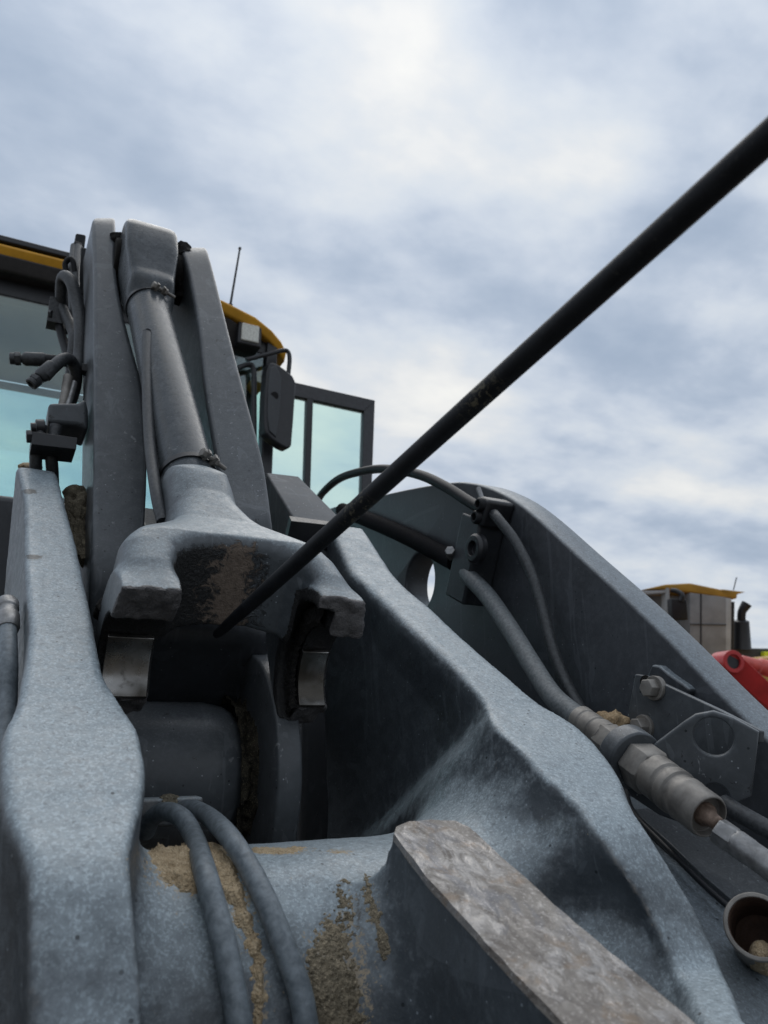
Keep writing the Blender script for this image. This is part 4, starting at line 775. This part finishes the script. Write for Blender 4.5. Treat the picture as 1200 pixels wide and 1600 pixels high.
# ================================================================== PRY BAR
tip = at(338, 992, 1.075); hi = at(1330, 98, .42)
d = nrm(hi - tip); L_ = np.linalg.norm(hi - tip)
def mat_bar(p, d, marks):
    t = NT('worn_black_steel'); a = t.noise(40, 5, .6, .3); dp = t.n('ShaderNodeVectorMath'); dp.operation = 'DOT_PRODUCT'; t.l(t.tc, dp.inputs[0]); dp.inputs[1].default_value = tuple(d); w = dp.outputs['Value']; wear = None
    for m_ in marks:                            # scuffed patches at two places along the bar
        k = float(np.dot(m_ + np.array([0, 0, CAMH]), d)); q = t.ramp(t.math('ABSOLUTE', t.math('SUBTRACT', w, k)), .010, .034, 1., 0.); wear = q if wear is None else t.math('MAXIMUM', wear, q)
    col = t.mix(t.ramp(a, .35, .65), (.0045, .0055, .0075), (.010, .0115, .0145))
    col = t.mix(t.math('MULTIPLY', wear, t.ramp(t.noise(120, 4, .7, 1.5, off=8), .53, .60)), col, (.10, .09, .065)); col = t.mix(t.math('MULTIPLY', t.ramp(t.noise(210, 3, .6, .5, off=9), .62, .70), .5), col, (.035, .034, .032))
    t.pbr(col, t.ramp(a, .3, .7, .48, .64), .0, t.bump(t.noise(140, 4, .65, off=3), .25, .0008), .22); return t.m
def on_bar(px, py): k = np.linspace(0, 1, 600); P = tip + (hi - tip) * k[:, None]; x = 600 + F * (P @ cR) / (P @ cF); return P[np.argmin(np.abs(x - px))]
BARM = mat_bar(tip, d, [on_bar(757, 0), on_bar(562, 0)])
m = MB(); m.lathe(tip, hi + d * .5, [(0, .0052), (.006, .0068), (.06, .0086), (.12, .0098), (1, .0098)], 28); bar = m.build('pry_bar', BARM, None, 0, 60)
tag(bar, 'long black steel bar wedged into the broken grey yoke and rising to the right', 'pry bar')

# ================================================================== SAND, MUD, STONE
def heap(name, mask_px, lift, label, mat, step=1.2, seed=3, cat='sand', soft=9., rough=.24):
    # loose material lying on the casting: a height field raised from the iron's own surface inside an outline
    M_ = np.array(mask_px, float); gx, gy = np.meshgrid(np.arange(M_[:, 0].min() - 14, M_[:, 0].max() + 14, step), np.arange(M_[:, 1].min() - 14, M_[:, 1].max() + 14, step), indexing='ij')
    sd_ = poly_sdf(gx.ravel(), gy.ravel(), mask_px); P = march(gx.ravel(), gy.ravel()); e = .004
    N_ = np.stack([hitch_sdf(*(P + np.eye(3)[k] * e).T) - hitch_sdf(*(P - np.eye(3)[k] * e).T) for k in range(3)], 1); N_ /= np.linalg.norm(N_, axis=1, keepdims=True) + 1e-9
    nz = vnoise(P, 60, seed) * .50 + vnoise(P, 160, seed + 1) * .30 + vnoise(P, 420, seed + 2) * rough
    hgt = lift * (np.clip(-sd_ / soft, -1.2, 1) + nz * .95) - .0012
    P = P + N_ * np.maximum(hgt, -.006)[:, None]; nx_, nv_ = gx.shape; keep = (hgt > -.004).reshape(nx_, nv_); idx = np.arange(nx_ * nv_).reshape(nx_, nv_)
    k = keep[:-1, :-1] | keep[1:, :-1] | keep[1:, 1:] | keep[:-1, 1:]
    q = np.stack([idx[:-1, :-1][k], idx[:-1, 1:][k], idx[1:, 1:][k], idx[1:, :-1][k]], 1); c = P[q].max(1) - P[q].min(1); q = q[np.linalg.norm(c, axis=1) < .03]
    us, inv = np.unique(q, return_inverse=True); q = inv.reshape(q.shape); P = P[us]
    o = link(name, mesh_np(name, P, q), mat, None, smooth=180); return tag(o, label, cat, None, 'stuff')
heap('sand', [(226, 1312), (290, 1308), (330, 1310), (352, 1322), (372, 1350), (395, 1420), (412, 1480), (416, 1560), (410, 1610), (400, 1610), (396, 1540), (380, 1470), (360, 1420), (330, 1400), (300, 1405), (262, 1385), (235, 1350)], .007, 'tan sand heaped beneath the two hoses next to the left cheek plate', SAND, soft=16.)
heap('sand', [(390, 1322), (440, 1321), (480, 1324), (484, 1330), (440, 1336), (395, 1338)], .003, 'thin streak of pale sand on the trough edge right of the hoses', SAND, seed=11)
heap('sand', [(510, 1330), (540, 1328), (552, 1331), (535, 1335), (512, 1335)], .002, 'smallest pale sand streak on the trough edge near the rusty strip', SAND, seed=14)
heap('dirt', [(528, 1385), (540, 1380), (552, 1450), (572, 1520), (580, 1600), (560, 1640), (480, 1640), (470, 1530), (480, 1470), (508, 1440)], .0042, 'brown dirt patch caked on the trough front beside the right hose', DIRT, seed=17, cat='dirt', soft=34., rough=.45)
heap('dirt', [(571, 1366), (582, 1385), (598, 1430), (607, 1480), (600, 1505), (588, 1490), (572, 1430), (566, 1390)], .003, 'narrow greenish dirt streak left of the rusty hook plate', DIRT, seed=21, cat='dirt', soft=14., rough=.4)
def lump(name, c, r, mat, label, cat, sc=(1, 1, 1), seed=1, kind=None, amp=.28, sub=4):
    bm = bmesh.new(); bmesh.ops.create_icosphere(bm, subdivisions=sub, radius=1); co = np.array([v.co[:] for v in bm.verts])
    k = 1 + amp * vnoise(co + seed, 1.6, seed) + amp * .4 * vnoise(co + seed, 4, seed + 1) + amp * .2 * vnoise(co, 11, seed + 2)
    for v, q in zip(bm.verts, k): v.co = Vector((v.co.x * q * r * sc[0] + c[0], v.co.y * q * r * sc[1] + c[1], v.co.z * q * r * sc[2] + c[2] + CAMH))
    me = bpy.data.meshes.new(name); bm.to_mesh(me); bm.free(); o = link(name, me, mat, None, smooth=40); return tag(o, label, cat, None, kind)
lump('stone', onX(959, 1134, .90), .027, STONE, 'small tan stone lodged behind the dusty hose coupling', 'stone', (1, 1, 1.05), 3)
lump('mud_clod', at(264, 1253, .985), .011, MUD, 'dark mud clod sitting on the clamp above the two hoses', 'mud', (1.3, 1, .8), 5)
# packed dirt in the hub groove, at the left prong, behind the left cheek and on top of the cheek
def crust(name, pts, r, mat, label, seed=1, cat='dirt', n=14, amp=.5):
    P = np.array(spline(pts, 10)); m = MB(); m.tube(P, r, n, sm=0); co = np.array(m.v); nz = vnoise(co, 45, seed) * .6 + vnoise(co, 120, seed + 1) * .5
    ctr = np.repeat(P, n, 0); co = co + (co - ctr) * (nz * amp)[:, None]; m.v = [tuple(c) for c in co]; o = m.build(name, mat, None, 0, 40); return tag(o, label, cat, None, 'stuff')
m = MB(); m.lathe((.366, HUB[1], HUB[2]), (.402, HUB[1], HUB[2]), [(t, .125) for t in np.linspace(0, 1, 14)], 160, cap=False); co = np.array(m.v); rv = co - np.array([0, HUB[1], HUB[2]]); rv[:, 0] = 0
co = co + rv / .125 * (vnoise(co, 60, 4) * .009 + vnoise(co, 150, 5) * .006 + vnoise(co, 320, 6) * .003 - .010 * np.exp(-((co[:, 0] - .384 - .004 * np.sin(co[:, 2] * 60)) / .006) ** 2))[:, None]; m.v = [tuple(c) for c in co]
tag(m.build('dirt', MUDD, None, 0, 50), 'dark packed dirt in the groove between the round hub and its flange', 'dirt', None, 'stuff')
crust('grease', [at(160, 960, 1.10), at(168, 945, 1.08), at(180, 962, 1.05), at(186, 978, 1.05)], .013, GREASE, 'black grease clinging to the left broken prong', 7, 'grease')
crust('dirt', [onY(116, 772, 1.62), onY(121, 790, 1.60), onY(123, 830, 1.56), onY(125, 880, 1.5)], .020, MUD, 'brown dirt crust wedged between left cheek plate and lever', 9, amp=1.0, n=24)
tp = [march(x, y, 0., hi=1.9)[0] for x, y in ((30, 729), (40, 727), (52, 728), (62, 731))]
crust('dirt', tp, .0065, SAND, 'yellow dirt on the upper tip of the left cheek plate', 13)
crust('grease', [at(183, 366, 1.99), at(186, 385, 1.99), at(188, 410, 1.98), at(191, 450, 1.97)], .016, GREASE, 'black grease squeezed out left of the upper link eye', 15, 'grease'); crust('grease', [at(279, 392, 2.03), at(287, 400, 2.02), at(290, 430, 2.0), at(288, 470, 1.98)], .026, GREASE, 'black grease squeezed out right of the upper link eye', 18, 'grease')

# ================================================================== DISTANT MACHINES
D2 = 10.6; c2 = at(1085, 1000, D2)
lo2 = thing('wheel_loader', (c2[0], c2[1], -CAMH), 'distant wheel loader with faded yellow roof and dusty grey cab', 'wheel loader')
def far(x, y, d=D2): return at(x, y, d)
dep = np.array([.45, 1.5, 0.])
m = MB(); m.prism([far(1005, 921), far(1040, 913), far(1079, 911), far(1128, 921), far(1153, 925), far(1152, 935.5), far(1130, 933), far(1072, 924.5), far(1040, 921)], dep * .9); m.build('cab_roof', YELLOWOLD, lo2, .02)
m = MB(); m.prism([far(1128, 920.5), far(1165, 925), far(1153, 928), far(1128, 926)], dep * .3); m.build('roof_visor', YELLOWOLD, lo2, .008)
m = MB(); m.prism([far(1078, 926), far(1135, 933), far(1135, 1045), far(1078, 1045)], dep * .8); m.build('cab_panel', CABG, lo2, .01)
m = MB(); m.prism([far(1134.5, 934), far(1143, 935), far(1142, 1045), far(1134, 1045)], dep * .1); m.build('cab_pillar', PALEG, lo2, .006)
m = MB(); m.prism([far(1040, 917), far(1046, 918), far(1049, 1045), far(1043, 1045)], dep * .08); m.build('cab_pillar', PALEG, lo2, .006)
m = MB(); m.prism([far(1008, 925), far(1078, 927), far(1078, 1045), far(1008, 1045)], dep * .05); m.v = [tuple(np.array(v) + nrm(dep) * .25) for v in m.v]; m.build('side_window', simple('dusty_grey_glass', (.20, .21, .22), .3, 0, .15, 2), lo2)
m = MB(); m.prism([far(1005, 923), far(1042, 922), far(1042, 926), far(1005, 929)], dep * .1); m.build('window_frame', PALEG, lo2, .005)
m = MB(); m.prism([far(1049, 935, 10.3), far(1073, 937, 10.3), far(1075.5, 968, 10.3), far(1051, 967, 10.3)], nrm(dep) * .12); m.tube([far(1048, 922, 10.4), far(1058, 924, 10.35), far(1066, 930, 10.3), far(1064, 940, 10.3)], .035, 8); m.build('mirror', BLACK, lo2, .02)
m = MB(); m.prism([far(1094, 928), far(1095.2, 928), far(1095.2, 1045), far(1094, 1045)], -nrm(dep) * .02); m.prism([far(1078, 975), far(1134, 976), far(1134, 977), far(1078, 976)], -nrm(dep) * .02); m.build('panel_seam', DARK, lo2)
ex0 = far(1159.5, 1013, 11); ex1 = far(1158.5, 969, 11); m = MB(); m.lathe(ex0, ex1, [(0, .13), (.02, .125), (.97, .105), (1, .07)], 24); m.tube([far(1158.5, 970, 11), far(1158.5, 962, 11), far(1160, 954, 11), far(1167, 943, 11)], [.06, .06, .06, .075], 14); m.build('exhaust', BLACK, lo2, .004)
m = MB(); m.prism([far(1142, 1012, 11), far(1260, 1014, 11), far(1260, 1060, 11), far(1142, 1060, 11)], dep); m.build('deck', ARM, lo2, .02)
m = MB(); m.prism([far(1143, 940, 10.8), far(1148, 940, 10.8), far(1147, 1014, 10.8), far(1143, 1014, 10.8)], dep * .1); m.build('stack_post', DARK, lo2, .004)
m = MB(); m.prism([far(1194, 1018, 10.9), far(1215, 1018, 10.9), far(1215, 1030, 10.9), far(1194, 1030, 10.9)], dep * .05); m.build('marker_plate', HIVIS, lo2, .004)
m = MB(); m.cyl(far(1146, 922, 10.9), far(1151, 902, 10.9), .008, 6); m.build('antenna', BLACK, lo2)
m = MB(); m.box(far(1090, 1100, 11.3) , 2.2, 4.5, 1.0); m.build('machine_body', YELLOWOLD, lo2, .08)
for x, y in ((1000, 1130), (1180, 1130)):
    p = far(x, y, 11.2); m = MB(); m.lathe((p[0] - .3, p[1], -.7), (p[0] + .3, p[1], -.7), [(0, .3), (0, .62), (.1, .7), (.9, .7), (1, .62), (1, .3)], 32); m.build('wheel', RUBBER, lo2, .02)
# red arm with an empty pin eye
RD = 6.2
def rp_(x, y, d=RD): return at(x, y, d)
ra = thing('red_arm', (*rp_(1142, 1034)[:2], -CAMH), 'red steel machine arm with an empty round pin eye beyond the lift arm', 'machine arm')
ec = rp_(1143, 1034); ea = nrm(np.array([.35, 1., .02])); out = [ec + (cR * math.cos(a) + cU * math.sin(a)) * .092 for a in np.linspace(math.radians(60), math.radians(240), 14)] + [rp_(1200, 1106), rp_(1300, 1200), rp_(1300, 1150), rp_(1200, 1064)]
m = MB(); m.prism(out, ea * .14); ao = m.build('arm_plate', RED, ra, .006)
m = MB(); m.lathe(ec - ea * .035, ec + ea * .18, [(0, .060), (0, .092), (1, .092), (1, .06), (.0, .06)], 36, cap=False); m.build('pin_eye', RED, ra, .004)
m = MB(); m.cyl(ec - ea * .012, ec - ea * .006, .0605, 30); m.build('bore_shade', BLACK, ra)  # black disc painted in as the shade inside the open eye
m = MB(); m.lathe(rp_(1156, 1032, 6.6), rp_(1194, 1043, 6.6), [(0, .04), (.05, .05), (.75, .056), (.78, .072), (1.3, .072), (1.32, .05), (3, .05)], 24); m.build('red_cylinder', REDPALE, ra, .003)
m = MB(); m.box(rp_(1290, 1200, 6.6) + np.array([0, 0, -.5]), .7, 1.6, 1.6); m.build('machine_front', RED, ra, .05)
